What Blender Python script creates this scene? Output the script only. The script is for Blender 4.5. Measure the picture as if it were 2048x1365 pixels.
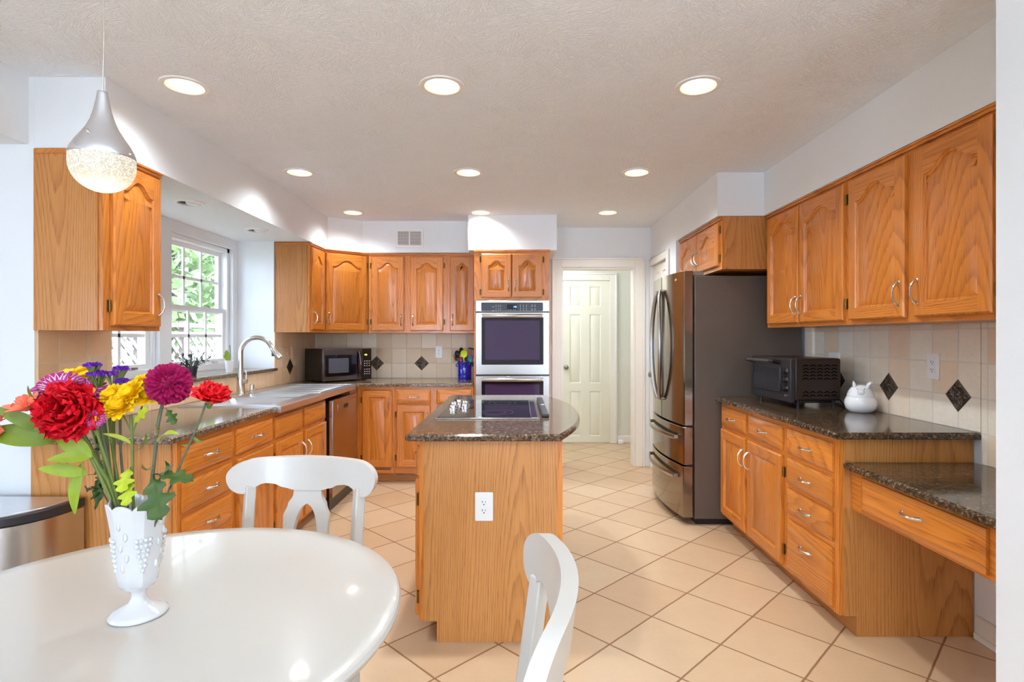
import bpy, bmesh, math, random
from math import pi, sin, cos, sqrt, radians
from mathutils import Vector, Matrix, noise as mnoise
for o in list(bpy.data.objects):
    bpy.data.objects.remove(o)
S = bpy.context.scene
COL = S.collection
# ---------------------------------------------------------------- camera
F, CX, CY, EYE = 1110.0, 1037.0, 675.0, 1.32
cam_data = bpy.data.cameras.new('camera')
cam_data.sensor_width = 36.0
cam_data.lens = F / 2048 * 36.0
cam_data.shift_x = -(CX - 1024) / 2048
cam_data.shift_y = (CY - 682.5) / 2048
cam_data.clip_start = 0.05
cam = bpy.data.objects.new('camera', cam_data)
COL.objects.link(cam)
cam.location = (0, 0, EYE)
cam.rotation_euler = (pi / 2, 0, 0)
S.camera = cam
# ---------------------------------------------------------------- world, exposure
W = bpy.data.worlds.new('world'); S.world = W; W.use_nodes = True
bg = W.node_tree.nodes['Background']
bg.inputs[0].default_value = (0.61, 0.76, 1.0, 1)
bg.inputs[1].default_value = 7.6
S.view_settings.view_transform = 'Standard'
S.view_settings.look = 'None'
S.view_settings.gamma = 1
S.view_settings.use_curve_mapping = False
S.view_settings.exposure = 0.76
S.cycles.use_denoising = True
S.cycles.max_bounces = 10
S.cycles.diffuse_bounces = 6
S.cycles.glossy_bounces = 5
S.cycles.transmission_bounces = 6
S.cycles.sample_clamp_indirect = 6.0

def lamp(name, kind, loc, rot, energy, color=(1, 1, 1), **kw):
    d = bpy.data.lights.new(name, kind)
    d.energy = energy; d.color = color
    portal = kw.pop('portal', False)
    for k, v in kw.items():
        setattr(d, k, v)
    if portal:
        d.cycles.is_portal = True
    o = bpy.data.objects.new(name, d)
    o.location = loc; o.rotation_euler = rot
    COL.objects.link(o)
    return o
# unseen fill added far behind the camera for even falloff; daylight: bay window, sink windows (portals pass the sky)
for wx in (-2.45, 2.05):
    lamp('added_rear_fill', 'AREA', (wx, -6.9, 1.3), (pi / 2, 0, 0), 45, (0.58, 0.77, 1.0), shape='RECTANGLE', size=1.5, size_y=2.2)
lamp('daylight_bay_window', 'AREA', (-3.45, 0.1, 1.5), (pi / 2, 0, -pi / 2), 1, (0.84, 0.92, 1.0), shape='RECTANGLE', size=1.05, size_y=1.1, portal=True)
lamp('daylight_sink_window', 'AREA', (-2.62, 4.235, 1.58), (pi / 2, 0, -pi / 2), 1, size=0.8, size_y=0.95, shape='RECTANGLE', portal=True)
lamp('daylight_sink_window', 'AREA', (-2.62, 3.29, 1.58), (pi / 2, 0, -pi / 2), 1, size=0.8, size_y=0.95, shape='RECTANGLE', portal=True)
lamp('added_uplight', 'SPOT', (0.5, -.35, 1.35), (radians(195), 0, 0), 330, (.70, .86, 1.0), spot_size=radians(168), spot_blend=.8, shadow_soft_size=.15)  # unseen spot without a fixture, added to brighten the ceiling
lamp('added_hall_fill', 'POINT', (.0, 6.3, 2.2), (0, 0, 0), 20, (.86, .92, 1.0), shadow_soft_size=.12)  # point light added out of view to brighten the hall
LAMPS = [(x, y) for y in (2.47, 3.765, 4.975) for x in (-1.485, -0.34, 0.80)]

# ---------------------------------------------------------------- helpers
class MB:
    def __init__(s):
        s.v = []; s.f = []; s.m = []
    def add(s, vs, fs, m=0):
        o = len(s.v); s.v += [tuple(p) for p in vs]
        for f in fs:
            s.f.append([i + o for i in f]); s.m.append(m)
        return s
    def box(s, x0, x1, y0, y1, z0, z1, m=0):
        if x0 > x1: x0, x1 = x1, x0
        if y0 > y1: y0, y1 = y1, y0
        if z0 > z1: z0, z1 = z1, z0
        vs = [(x, y, z) for z in (z0, z1) for y in (y0, y1) for x in (x0, x1)]
        return s.add(vs, [(0, 2, 3, 1), (4, 5, 7, 6), (0, 1, 5, 4), (2, 6, 7, 3), (0, 4, 6, 2), (1, 3, 7, 5)], m)
    def prism(s, poly, z0, z1, m=0, mt=None, mb=None):
        n = len(poly)
        a = sum(poly[i][0] * poly[(i + 1) % n][1] - poly[(i + 1) % n][0] * poly[i][1] for i in range(n))
        if a < 0: poly = poly[::-1]
        s.add([(p[0], p[1], z0) for p in poly] + [(p[0], p[1], z1) for p in poly],
              [(i, (i + 1) % n, n + (i + 1) % n, n + i) for i in range(n)], m)
        s.add([(p[0], p[1], z1) for p in poly], [tuple(range(n))], m if mt is None else mt)
        s.add([(p[0], p[1], z0) for p in poly], [tuple(range(n))[::-1]], m if mb is None else mb)
        return s
    def lathe(s, prof, c=(0, 0, 0), seg=32, m=0, rf=None, cap=True):
        """prof: (r, z) from the bottom up the outside; rf(angle, r, z) may change r"""
        n = len(prof); vs = []
        for r, z in prof:
            for k in range(seg):
                a = 2 * pi * k / seg
                q = rf(a, r, z) if rf else (r, z)
                vs.append((c[0] + q[0] * cos(a), c[1] + q[0] * sin(a), c[2] + q[1]))
        fs = [(i * seg + k, i * seg + (k + 1) % seg, (i + 1) * seg + (k + 1) % seg, (i + 1) * seg + k) for i in range(n - 1) for k in range(seg)]
        s.add(vs, fs, m)
        if cap and prof[0][0] > 1e-6: s.add(vs[:seg], [tuple(range(seg))[::-1]], m)
        if cap and prof[-1][0] > 1e-6: s.add(vs[-seg:], [tuple(range(seg))], m)
        return s
    def tube(s, path, r, seg=10, m=0, flat=None, caps=True):
        """r: number or list; flat=(a, b) scales the section along normal/binormal"""
        P = [Vector(p) for p in path]; n = len(P)
        R = r if isinstance(r, (list, tuple)) else [r] * n
        fa, fb = flat or (1, 1)
        vs = []; ref = None
        for i in range(n):
            t = (P[min(i + 1, n - 1)] - P[max(i - 1, 0)]).normalized()
            if ref is None:
                ref = t.cross(Vector((0, 0, 1)) if abs(t.z) < .9 else Vector((1, 0, 0))).normalized()
            ref = (ref - t * ref.dot(t)).normalized()
            b = t.cross(ref)
            for k in range(seg):
                a = 2 * pi * k / seg
                vs.append(P[i] + (ref * cos(a) * fa + b * sin(a) * fb) * R[i])
        fs = [(i * seg + k, i * seg + (k + 1) % seg, (i + 1) * seg + (k + 1) % seg, (i + 1) * seg + k) for i in range(n - 1) for k in range(seg)]
        s.add(vs, fs, m)
        if caps:
            s.add(vs[:seg], [tuple(range(seg))[::-1]], m); s.add(vs[-seg:], [tuple(range(seg))], m)
        return s
    def rbox(s, x0, x1, z0, z1, y0, y1, r, m=0, seg=5):
        """box with rounded corners in the XZ plane"""
        pts = rrect(x0, x1, z0, z1, r, seg); n = len(pts)
        s.add([(p[0], y0, p[1]) for p in pts] + [(p[0], y1, p[1]) for p in pts],
              [(i, (i + 1) % n, n + (i + 1) % n, n + i) for i in range(n)] + [tuple(range(n))[::-1], tuple(range(n, 2 * n))], m)
        return s
    def build(s, name, mats, parent=None, bevel=0, seg=2, smooth=None, loc=None, rz=0, world=False):
        me = bpy.data.meshes.new(name)
        vs = s.v
        if world and parent is not None:
            L = parent.location
            vs = [(p[0] - L[0], p[1] - L[1], p[2] - L[2]) for p in vs]
        me.from_pydata(vs, [], s.f)
        for mt in (mats if isinstance(mats, (list, tuple)) else [mats]):
            me.materials.append(mt)
        me.polygons.foreach_set('material_index', s.m)
        bm = bmesh.new(); bm.from_mesh(me)
        bmesh.ops.remove_doubles(bm, verts=bm.verts, dist=1e-5)
        bmesh.ops.recalc_face_normals(bm, faces=bm.faces)
        bm.to_mesh(me); bm.free()
        if smooth is None: smooth = 35
        if smooth:
            me.polygons.foreach_set('use_smooth', [True] * len(me.polygons))
            me.set_sharp_from_angle(angle=radians(smooth))
        me.update()
        o = bpy.data.objects.new(name, me)
        COL.objects.link(o)
        if parent is not None: o.parent = parent
        if loc is not None: o.location = loc
        o.rotation_euler.z = rz
        if bevel:
            b = o.modifiers.new('bevel', 'BEVEL'); b.width = bevel; b.segments = seg
            b.limit_method = 'ANGLE'; b.angle_limit = radians(40); b.harden_normals = False
        return o

def rrect(x0, x1, z0, z1, r, seg=5):
    pts = []
    for cx, cz, a0 in ((x1 - r, z0 + r, -pi / 2), (x1 - r, z1 - r, 0), (x0 + r, z1 - r, pi / 2), (x0 + r, z0 + r, pi)):
        for k in range(seg + 1):
            a = a0 + pi / 2 * k / seg
            pts.append((cx + r * cos(a), cz + r * sin(a)))
    return pts

def tag(o, label=None, cat=None, group=None, kind=None):
    if label: o['label'] = label
    if cat: o['category'] = cat
    if group: o['group'] = group
    if kind: o['kind'] = kind
    return o
def thing(name, label, cat, loc=(0, 0, 0), rz=0, group=None):
    o = bpy.data.objects.new(name, None); COL.objects.link(o)
    o.location = loc; o.rotation_euler.z = rz; o.empty_display_size = .1
    return tag(o, label, cat, group)
def struct(o, label=None):
    o['kind'] = 'structure'
    if label: o['label'] = label
    return o
def copy_tree(o, parent=None):
    c = o.copy(); COL.objects.link(c)
    if parent is not None: c.parent = parent
    for ch in [x for x in o.children]:
        copy_tree(ch, c)
    return c

# ---------------------------------------------------------------- materials
def srgb(r, g, b):
    return tuple((c / 255 / 12.92 if c / 255 <= .04045 else ((c / 255 + .055) / 1.055) ** 2.4) for c in (r, g, b)) + (1,)
class NT:
    def __init__(s, name):
        s.mat = bpy.data.materials.new(name); s.mat.use_nodes = True
        s.nt = s.mat.node_tree; s.b = s.nt.nodes['Principled BSDF']
    def node(s, t, **kw):
        n = s.nt.nodes.new(t)
        for k, v in kw.items(): setattr(n, k, v)
        return n
    def link(s, a, b): s.nt.links.new(a, b)
    def put(s, sock, v):
        if isinstance(v, bpy.types.NodeSocket): s.link(v, sock)
        else: sock.default_value = v
    def m(s, op, a, b=None, c=None):
        n = s.node('ShaderNodeMath', operation=op); s.put(n.inputs[0], a)
        if b is not None: s.put(n.inputs[1], b)
        if c is not None: s.put(n.inputs[2], c)
        return n.outputs[0]
    def xyz(s, v):
        n = s.node('ShaderNodeSeparateXYZ'); s.link(v, n.inputs[0]); return n.outputs
    def comb(s, x, y, z):
        n = s.node('ShaderNodeCombineXYZ'); s.put(n.inputs[0], x); s.put(n.inputs[1], y); s.put(n.inputs[2], z); return n.outputs[0]
    def noise(s, v, scale, detail=2, rough=.5, dist=0):
        n = s.node('ShaderNodeTexNoise'); s.link(v, n.inputs['Vector'])
        n.inputs['Scale'].default_value = scale; n.inputs['Detail'].default_value = detail
        n.inputs['Roughness'].default_value = rough; n.inputs['Distortion'].default_value = dist
        return n.outputs['Fac']
    def vor(s, v, scale, out='Distance', feature='F1'):
        n = s.node('ShaderNodeTexVoronoi', feature=feature); s.link(v, n.inputs['Vector']); n.inputs['Scale'].default_value = scale
        return n.outputs[out]
    def ramp(s, f, stops, interp='LINEAR'):
        n = s.node('ShaderNodeValToRGB'); s.link(f, n.inputs[0]); cr = n.color_ramp; cr.interpolation = interp
        while len(cr.elements) < len(stops): cr.elements.new(.5)
        for e, (p, c) in zip(cr.elements, stops):
            e.position = p; e.color = c if len(c) == 4 else tuple(c) + (1,)
        return n.outputs[0]
    def mix(s, f, a, b, mode='MIX'):
        n = s.node('ShaderNodeMix', data_type='RGBA', blend_type=mode)
        s.put(n.inputs[0], f); s.put(n.inputs[6], a); s.put(n.inputs[7], b); return n.outputs[2]
    def obj(s): return s.node('ShaderNodeTexCoord').outputs['Object']
    def rnd(s): return s.node('ShaderNodeObjectInfo').outputs['Random']
    def bump(s, h, strength=.3, dist=.01):
        n = s.node('ShaderNodeBump'); s.put(n.inputs['Height'], h)
        n.inputs['Strength'].default_value = strength; n.inputs['Distance'].default_value = dist
        s.link(n.outputs[0], s.b.inputs['Normal'])
    def base(s, c): s.put(s.b.inputs['Base Color'], c)
    def rough(s, v): s.put(s.b.inputs['Roughness'], v)

def plain(name, col, rough=.5, metal=0, coat=0, bump=0, bscale=60, vary=0, ior=None, sub=0, spec=None):
    n = NT(name); v = n.obj()
    if vary:
        f = n.noise(v, bscale * .3, 3)
        c2 = tuple(max(0, x * (1 - vary)) for x in col[:3]) + (1,)
        n.base(n.mix(f, c2, col))
    else: n.base(col)
    n.rough(rough); n.b.inputs['Metallic'].default_value = metal
    n.b.inputs['Coat Weight'].default_value = coat; n.b.inputs['Coat Roughness'].default_value = .05
    if ior: n.b.inputs['IOR'].default_value = ior
    if spec is not None: n.b.inputs['Specular IOR Level'].default_value = spec
    if sub:
        n.b.inputs['Subsurface Weight'].default_value = sub; n.b.inputs['Subsurface Radius'].default_value = (.01, .006, .004)
    if bump: n.bump(n.noise(v, bscale, 3), bump, .005)
    return n.mat

def wood(name, c_lt, c_md, c_dk, axis='z', rings=74, contrast=1.0, rough=.32, coat=.25, A=2.4, B=.20):
    n = NT(name)
    x, y, z = n.xyz(n.obj()); r = n.rnd()
    al, ac = (z, x) if axis == 'z' else (x, z)
    if axis == 'y': al, ac = y, z
    oth = y if axis != 'y' else x
    off = n.m('MULTIPLY', r, 37.0)
    acr = n.m('ADD', ac, n.m('MULTIPLY', oth, .9))
    v1 = n.comb(n.m('ADD', n.m('MULTIPLY', acr, A), off), n.m('MULTIPLY', off, .7), n.m('MULTIPLY', al, B))
    big = n.noise(v1, 1.0, 1.0, .4)
    wob = n.noise(n.comb(n.m('MULTIPLY', acr, 40.0), off, n.m('MULTIPLY', al, 2.6)), 1.0, 2, .5)
    ph = n.m('ADD', n.m('MULTIPLY', big, float(rings)), n.m('MULTIPLY', wob, .8))
    ring = n.m('POWER', n.m('FRACT', ph), 3.2)
    cut = n.m('SUBTRACT', 1.0, n.m('POWER', n.m('FRACT', ph), 14.0))
    ring = n.m('MULTIPLY', ring, cut)
    pore = n.noise(n.comb(n.m('MULTIPLY', acr, 380.0), off, n.m('MULTIPLY', al, 11.0)), 1.0, 2, .6)
    pore = n.m('MULTIPLY', n.m('MAXIMUM', n.m('SUBTRACT', pore, .48), 0.0), 4.5)
    streak = n.noise(n.comb(n.m('MULTIPLY', acr, 34.0), off, n.m('MULTIPLY', al, .9)), 1.0, 3, .6)
    d = n.m('MULTIPLY', n.m('ADD', n.m('MULTIPLY', ring, .58), n.m('MULTIPLY', n.m('MULTIPLY', pore, n.m('ADD', ring, .5)), .50)), contrast)
    c = n.mix(streak, c_lt, c_md)
    c = n.mix(d, c, c_dk)
    tone = n.m('ADD', .90, n.m('MULTIPLY', r, .16))
    hs = n.node('ShaderNodeHueSaturation'); n.link(c, hs.inputs['Color']); n.link(tone, hs.inputs['Value'])
    n.base(hs.outputs[0])
    n.rough(n.m('ADD', rough, n.m('MULTIPLY', d, .12)))
    n.b.inputs['Coat Weight'].default_value = coat; n.b.inputs['Coat Roughness'].default_value = .12
    n.bump(n.m('MULTIPLY', d, -1.0), .12, .002)
    return n.mat

OAK = dict(c_lt=srgb(222, 142, 56), c_md=srgb(202, 114, 34), c_dk=srgb(138, 60, 10))
M = {}
M['oak_v'] = wood('oak_vertical', axis='z', **OAK)
M['oak_h'] = wood('oak_horizontal', axis='x', **OAK)
LAM = dict(c_lt=srgb(206, 144, 78), c_md=srgb(188, 120, 56), c_dk=srgb(128, 70, 22))
M['lam_v'] = wood('oak_laminate_vertical', axis='z', rings=70, rough=.38, coat=.1, **LAM)
M['lam_h'] = wood('oak_laminate_horizontal', axis='x', rings=70, rough=.38, coat=.1, **LAM)
M['dark_gap'] = plain('dark_recess', srgb(60, 34, 16), .8)

def tile_mat(name, ua, va, ou, ov, su, sv, grout_w, cols, grout, rough=.45, rot=0, bump=.25, mott=(12, .25), vary_stone=0.0):
    n = NT(name); o = n.obj(); p = n.xyz(o)
    u0, v0 = p['XYZ'.index(ua)], p['XYZ'.index(va)]
    if rot:
        u1 = n.m('ADD', n.m('MULTIPLY', n.m('SUBTRACT', u0, ou), cos(rot)), n.m('MULTIPLY', n.m('SUBTRACT', v0, ov), sin(rot)))
        v1 = n.m('SUBTRACT', n.m('MULTIPLY', n.m('SUBTRACT', v0, ov), cos(rot)), n.m('MULTIPLY', n.m('SUBTRACT', u0, ou), sin(rot)))
        u, v = n.m('DIVIDE', u1, su), n.m('DIVIDE', v1, sv)
    else:
        u, v = n.m('DIVIDE', n.m('SUBTRACT', u0, ou), su), n.m('DIVIDE', n.m('SUBTRACT', v0, ov), sv)
    w = n.m('MULTIPLY', n.m('SUBTRACT', n.noise(o, 9, 2), .5), .015)
    fu, fv = n.m('FRACT', n.m('ADD', u, w)), n.m('FRACT', n.m('ADD', v, w))
    du = n.m('MINIMUM', fu, n.m('SUBTRACT', 1.0, fu)); dv = n.m('MINIMUM', fv, n.m('SUBTRACT', 1.0, fv))
    d = n.m('MULTIPLY', n.m('MINIMUM', du, dv), su)
    g = n.node('ShaderNodeMapRange'); g.interpolation_type = 'SMOOTHSTEP'; n.link(d, g.inputs[0])
    g.inputs[1].default_value = grout_w * .35; g.inputs[2].default_value = grout_w * .75
    tile = g.outputs[0]
    wn = n.node('ShaderNodeTexWhiteNoise', noise_dimensions='3D')
    n.link(n.comb(n.m('FLOOR', n.m('ADD', u, w)), n.m('FLOOR', n.m('ADD', v, w)), 3.0), wn.inputs['Vector'])
    rv = wn.outputs['Value']
    c = n.ramp(rv, [(i / max(1, len(cols) - 1), k) for i, k in enumerate(cols)])
    mo = n.noise(o, mott[0], 5, .62)
    c = n.mix(n.m('MULTIPLY', n.m('SUBTRACT', mo, .35), mott[1] * 3), c, n.mix(.5, c, srgb(150, 105, 70)))
    sp = n.noise(o, mott[0] * 9, 3, .7)
    c = n.mix(n.m('MULTIPLY', n.m('GREATER_THAN', sp, .62), .22), c, srgb(175, 135, 100))
    c = n.mix(tile, grout, c)
    n.base(c); n.rough(n.m('ADD', rough, n.m('MULTIPLY', n.m('SUBTRACT', 1.0, tile), .3)))
    n.bump(n.m('ADD', tile, n.m('MULTIPLY', mo, .15)), bump, .003)
    return n.mat
M['floor'] = tile_mat('beige_floor_tile', 'X', 'Y', .3913, 2.86, .337, .337, .0075,
                      [srgb(196, 164, 128), srgb(203, 174, 140), srgb(191, 157, 121)], srgb(132, 92, 58), .3, rot=pi / 4, mott=(7, .22))
TC = [srgb(228, 202, 168), srgb(238, 218, 190), srgb(218, 188, 150), srgb(242, 226, 200), srgb(230, 204, 170)]
M['bs_back'] = tile_mat('travertine_back', 'X', 'Z', -1.446, 1.054, .1526, .1525, .006, TC, srgb(205, 186, 160), .5, mott=(14, .14))
M['bs_side'] = tile_mat('travertine_side', 'Y', 'Z', 3.0, 1.054, .158, .1525, .006,
                        [srgb(240, 226, 204), srgb(246, 236, 218), srgb(242, 228, 206), srgb(240, 208, 172), srgb(246, 238, 222)], srgb(222, 212, 196), .5, mott=(16, .15))
M['bs_left'] = tile_mat('travertine_left', 'Y', 'Z', 5.03, 1.054, .158, .1525, .006,
                        [srgb(236, 198, 154), srgb(244, 212, 172), srgb(238, 202, 160), srgb(226, 184, 138)], srgb(216, 196, 168), .5, mott=(14, .14))

def quartz(name, c, spec=.5):
    n = NT(name); o = n.obj()
    v = n.vor(o, 125, 'Color'); wn = n.xyz(v)[0]
    c1 = n.ramp(wn, [(0, srgb(*c[0])), (.35, srgb(*c[1])), (.6, srgb(*c[2])), (.85, srgb(*c[3])), (1, srgb(*c[4]))])
    f = n.noise(o, 90, 3, .6)
    c2 = n.mix(f, srgb(*c[0]), srgb(*c[3]))
    n.base(n.mix(.3, c1, c2)); n.rough(.11); n.b.inputs['Specular IOR Level'].default_value = spec
    return n.mat
M['quartz'] = quartz('brown_quartz', [(52, 38, 28), (92, 72, 54), (118, 96, 74), (142, 120, 96), (176, 156, 132)])
M['quartz_island'] = quartz('brown_quartz_island', [(34, 24, 18), (74, 55, 41), (98, 76, 58), (120, 97, 76), (156, 132, 108)], .17)
M['quartz_dark'] = quartz('dark_brown_quartz', [(28, 19, 12), (60, 43, 30), (80, 60, 42), (100, 80, 58), (150, 128, 100)])
def ceil_mat():
    n = NT('stomped_ceiling'); o = n.obj()
    v = n.vor(o, 7.0, 'Color')
    a = n.m('MULTIPLY', n.xyz(v)[0], 6.283)
    x, y, z = n.xyz(o)
    ca, sa = n.m('COSINE', a), n.m('SINE', a)
    u = n.m('ADD', n.m('MULTIPLY', x, ca), n.m('MULTIPLY', y, sa)); w = n.m('SUBTRACT', n.m('MULTIPLY', y, ca), n.m('MULTIPLY', x, sa))
    s1 = n.noise(n.comb(n.m('MULTIPLY', u, 26.0), n.m('MULTIPLY', w, 85.0), z), 1.0, 3, .55, .8)
    ridge = n.m('POWER', n.m('SUBTRACT', 1.0, n.m('MULTIPLY', n.m('ABSOLUTE', n.m('SUBTRACT', s1, .5)), 4.0)), 3.0)
    patch = n.noise(o, 5, 3)
    h = n.m('MULTIPLY', n.m('MAXIMUM', ridge, 0.0), n.m('ADD', patch, .2))
    n.base(srgb(246, 250, 254)); n.rough(.9); n.bump(h, .6, .006)
    return n.mat
M['ceiling'] = ceil_mat()
M['wall'] = plain('wall_paint', srgb(234, 236, 237), .6, bump=.04, bscale=220)
M['trim'] = plain('trim_paint', srgb(238, 233, 222), .35)
M['vinyl'] = plain('window_vinyl', srgb(240, 242, 243), .3)
M['cream'] = plain('door_paint', srgb(232, 228, 208), .45)
M['steel'] = plain('brushed_steel', srgb(168, 161, 153), .26, 1)
M['bs_steel'] = plain('bright_sink_steel', srgb(225, 226, 228), .3, 1)
M['black_steel'] = plain('black_stainless', srgb(150, 140, 128), .13, 1)
M['fridge_side'] = plain('fridge_side_paint', srgb(92, 78, 68), .42, .0)
M['dw_steel'] = plain('dishwasher_steel', srgb(176, 160, 146), .2, 1)
M['nickel'] = plain('brushed_nickel', srgb(214, 208, 200), .2, 1)
M['chrome'] = plain('chrome', srgb(235, 235, 235), .06, 1)
M['brass'] = plain('aged_brass', srgb(120, 92, 52), .35, 1)
M['black'] = plain('black_plastic', srgb(22, 20, 20), .28)
M['toaster'] = plain('dark_brown_enamel', srgb(44, 30, 24), .33, spec=.3)
M['charcoal'] = plain('charcoal_plastic', srgb(40, 37, 40), .35)
M['black_glass'] = plain('black_glass', srgb(14, 13, 18), .04, coat=.5)
M['oven_glass'] = plain('oven_glass', srgb(32, 26, 36), .05, ior=1.4)
M['white_china'] = plain('white_china', srgb(238, 236, 234), .12, coat=.6)
M['milk_glass'] = plain('milk_glass', srgb(214, 211, 209), .16, coat=.5, sub=.15)
M['blue_china'] = plain('blue_china', srgb(10, 16, 150), .1, coat=.8)
M['table'] = plain('white_table_lacquer', srgb(196, 188, 177), .22, coat=.3)
M['chair'] = plain('white_chair_lacquer', srgb(199, 191, 181), .3, coat=.2)
M['plate'] = plain('white_plate', srgb(242, 240, 236), .35)
M['almond'] = plain('almond_plate', srgb(222, 192, 158), .4)
M['slot'] = plain('slot_dark', srgb(40, 36, 32), .6)
M['soil'] = plain('soil', srgb(60, 44, 32), .95, bump=.4)
def emis(name, col, st, base=(1, 1, 1, 1)):
    n = NT(name); n.base(base); n.b.inputs['Emission Color'].default_value = col; n.b.inputs['Emission Strength'].default_value = st
    return n.mat
M['bulb'] = emis('warm_bulb', (1, .93, .78, 1), 5.0)
M['off_bulb'] = plain('unlit_bulb', srgb(235, 235, 238), .3)
M['can'] = plain('can_reflector', srgb(216, 202, 172), .6)
def glass_mat():
    n = NT('window_glass')
    t = n.node('ShaderNodeBsdfTransparent'); g = n.node('ShaderNodeBsdfGlossy'); g.inputs['Roughness'].default_value = .02
    mx = n.node('ShaderNodeMixShader'); mx.inputs[0].default_value = .05; n.link(t.outputs[0], mx.inputs[1]); n.link(g.outputs[0], mx.inputs[2])
    n.link(mx.outputs[0], n.nt.nodes['Material Output'].inputs[0])
    return n.mat
M['glass'] = glass_mat()
def accent_mat():
    n = NT('accent_metal_tile'); o = n.obj()
    h = n.noise(o, 60, 3, .5, 2.0)
    n.base(n.ramp(h, [(.4, srgb(62, 50, 42)), (.55, srgb(98, 84, 72)), (.7, srgb(190, 176, 158))]))
    n.b.inputs['Metallic'].default_value = .7; n.rough(.35); n.bump(h, .8, .01)
    return n.mat
M['accent'] = accent_mat()
M['accent_rim'] = plain('accent_rim', srgb(92, 78, 66), .4, .6)

# ---------------------------------------------------------------- room shell
CEIL = 2.44
XL, XR, YB = -2.08, 2.01, 5.67
SOF = 2.135
def ceiling():
    b = MB(); R = .078; hs = .13; seg = 8
    xs = sorted({-3.45, 2.9} | {x + s for x, _ in LAMPS for s in (-hs, hs)})
    ys = sorted({-7.2, 8.0} | {y + s for _, y in LAMPS for s in (-hs, hs)})
    for i in range(len(xs) - 1):
        for j in range(len(ys) - 1):
            x0, x1, y0, y1 = xs[i], xs[i + 1], ys[j], ys[j + 1]
            hit = [(x, y) for x, y in LAMPS if x0 < x < x1 and y0 < y < y1]
            if not hit:
                b.add([(x0, y0, CEIL), (x1, y0, CEIL), (x1, y1, CEIL), (x0, y1, CEIL)], [(3, 2, 1, 0)]); continue
            cx, cy = hit[0]; n = seg * 4; inner = []; outer = []
            for k in range(n):
                a = 2 * pi * k / n; c, s_ = cos(a), sin(a); q = hs / max(abs(c), abs(s_))
                inner.append((cx + R * c, cy + R * s_, CEIL)); outer.append((cx + q * c, cy + q * s_, CEIL))
            b.add(inner + outer, [(k, (k + 1) % n, n + (k + 1) % n, n + k) for k in range(n)])
    b.box(-3.45, 2.9, -7.2, 8.0, 2.62, 2.7)
    o = b.build('ceiling', M['ceiling'], smooth=0)
    # normals point down for the sheet
    return struct(o, 'white ceiling with stomped plaster texture')
ceiling()
struct(MB().box(-3.6, 3.0, -7.3, 8.2, -.1, 0).build('floor', M['floor'], smooth=0), 'beige ceramic floor tile laid on the diagonal')
WT = .13
# left wall with the window recess
b = MB()
b.box(XL - WT, XL, 2.51, 2.83, 0, CEIL); b.box(XL - WT, XL, 4.72, YB, 0, CEIL)
b.box(XL - WT, XL, 2.83, 4.72, 0, 1.035); b.box(XL - WT, XL, 2.83, 4.72, SOF + .02, CEIL)
b.box(-2.39 - WT, -2.39, 2.70, 2.88, .9, SOF + .1); b.box(-2.39 - WT, -2.39, 3.70, 3.825, .9, SOF + .1)
b.box(-2.39 - WT, -2.39, 4.645, 4.85, .9, SOF + .1)
for y0, y1 in ((2.88, 3.70), (3.825, 4.645)):
    b.box(-2.39 - WT, -2.39, y0, y1, .9, 1.035); b.box(-2.39 - WT, -2.39, y0, y1, 2.055, SOF + .1)
b.box(-2.39, XL - WT, 2.70, 2.83, .9, SOF + .1); b.box(-2.39, XL - WT, 4.72, 4.85, .9, SOF + .1)
b.box(-2.39, XL - WT, 2.83, 4.72, .9, 1.035)
struct(b.build('wall_left', M['wall'], smooth=0), 'white painted wall with the recessed sink windows')
struct(MB().box(-2.40, XL, 2.825, 4.725, SOF, SOF + .015).build('ceiling_recess', M['ceiling'], smooth=0), 'textured ceiling of the window recess')
# return wall toward the breakfast bay
struct(MB().box(-3.4, XL, 2.385, 2.385 + WT, 0, CEIL).build('wall_bay_return', M['wall'], smooth=0), 'white return wall beside the kitchen cabinets')
struct(MB().box(-2.25, -2.105, -2.6, 2.385, 2.15, CEIL).build('trim_header_beam', M['wall'], smooth=0), 'white header beam over the breakfast bay')
struct(MB().box(-3.4, -2.25, -2.6, 2.385, 2.15, 2.25).build('ceiling_bay', M['ceiling'], smooth=0), 'textured ceiling of the breakfast bay')
# bay outer wall with window opening
b = MB()
b.box(-3.4, -3.28, -2.6, -.4, 0, 2.3); b.box(-3.4, -3.28, 1.9, 2.5, 0, 2.3); b.box(-3.4, -3.28, -.4, 1.9, 0, .95); b.box(-3.4, -3.28, -.4, 1.9, 1.75, 2.3); b.box(-3.4, -3.28, .6, 1.9, .95, 1.75)
struct(b.build('wall_bay', M['wall'], smooth=0), 'outer wall of the breakfast bay')
b = MB()
b.box(-3.4, -3.2, -7.12, -7.0, 0, CEIL); b.box(2.8, 2.9, -7.12, -7.0, 0, CEIL); b.box(-1.7, 1.3, -7.12, -7.0, 0, CEIL); b.box(-3.2, 2.8, -7.12, -7.0, 2.4, CEIL); b.box(-3.2, 2.8, -7.12, -7.0, 0, .2); b.box(-3.4, -3.28, -7.0, -2.6, 0, CEIL)
struct(b.build('wall_front', M['wall'], smooth=0), 'wall behind the camera with two added window openings')
def frame_window(name, axis, a0, a1, z0, z1, p, muntins=2):
    b = MB(); t = .045
    def bx(u0, u1, w0, w1, d=.03):
        if axis == 'x': b.box(u0, u1, p - d, p + d, w0, w1)
        else: b.box(p - d, p + d, u0, u1, w0, w1)
    bx(a0, a1, z0, z0 + t); bx(a0, a1, z1 - t, z1); bx(a0, a0 + t, z0, z1); bx(a1 - t, a1, z0, z1)
    for k in range(1, muntins + 1):
        u = a0 + (a1 - a0) * k / (muntins + 1); bx(u - .03, u + .03, z0, z1)
    o = b.build(name, M['vinyl'], smooth=0); return struct(o)
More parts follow.
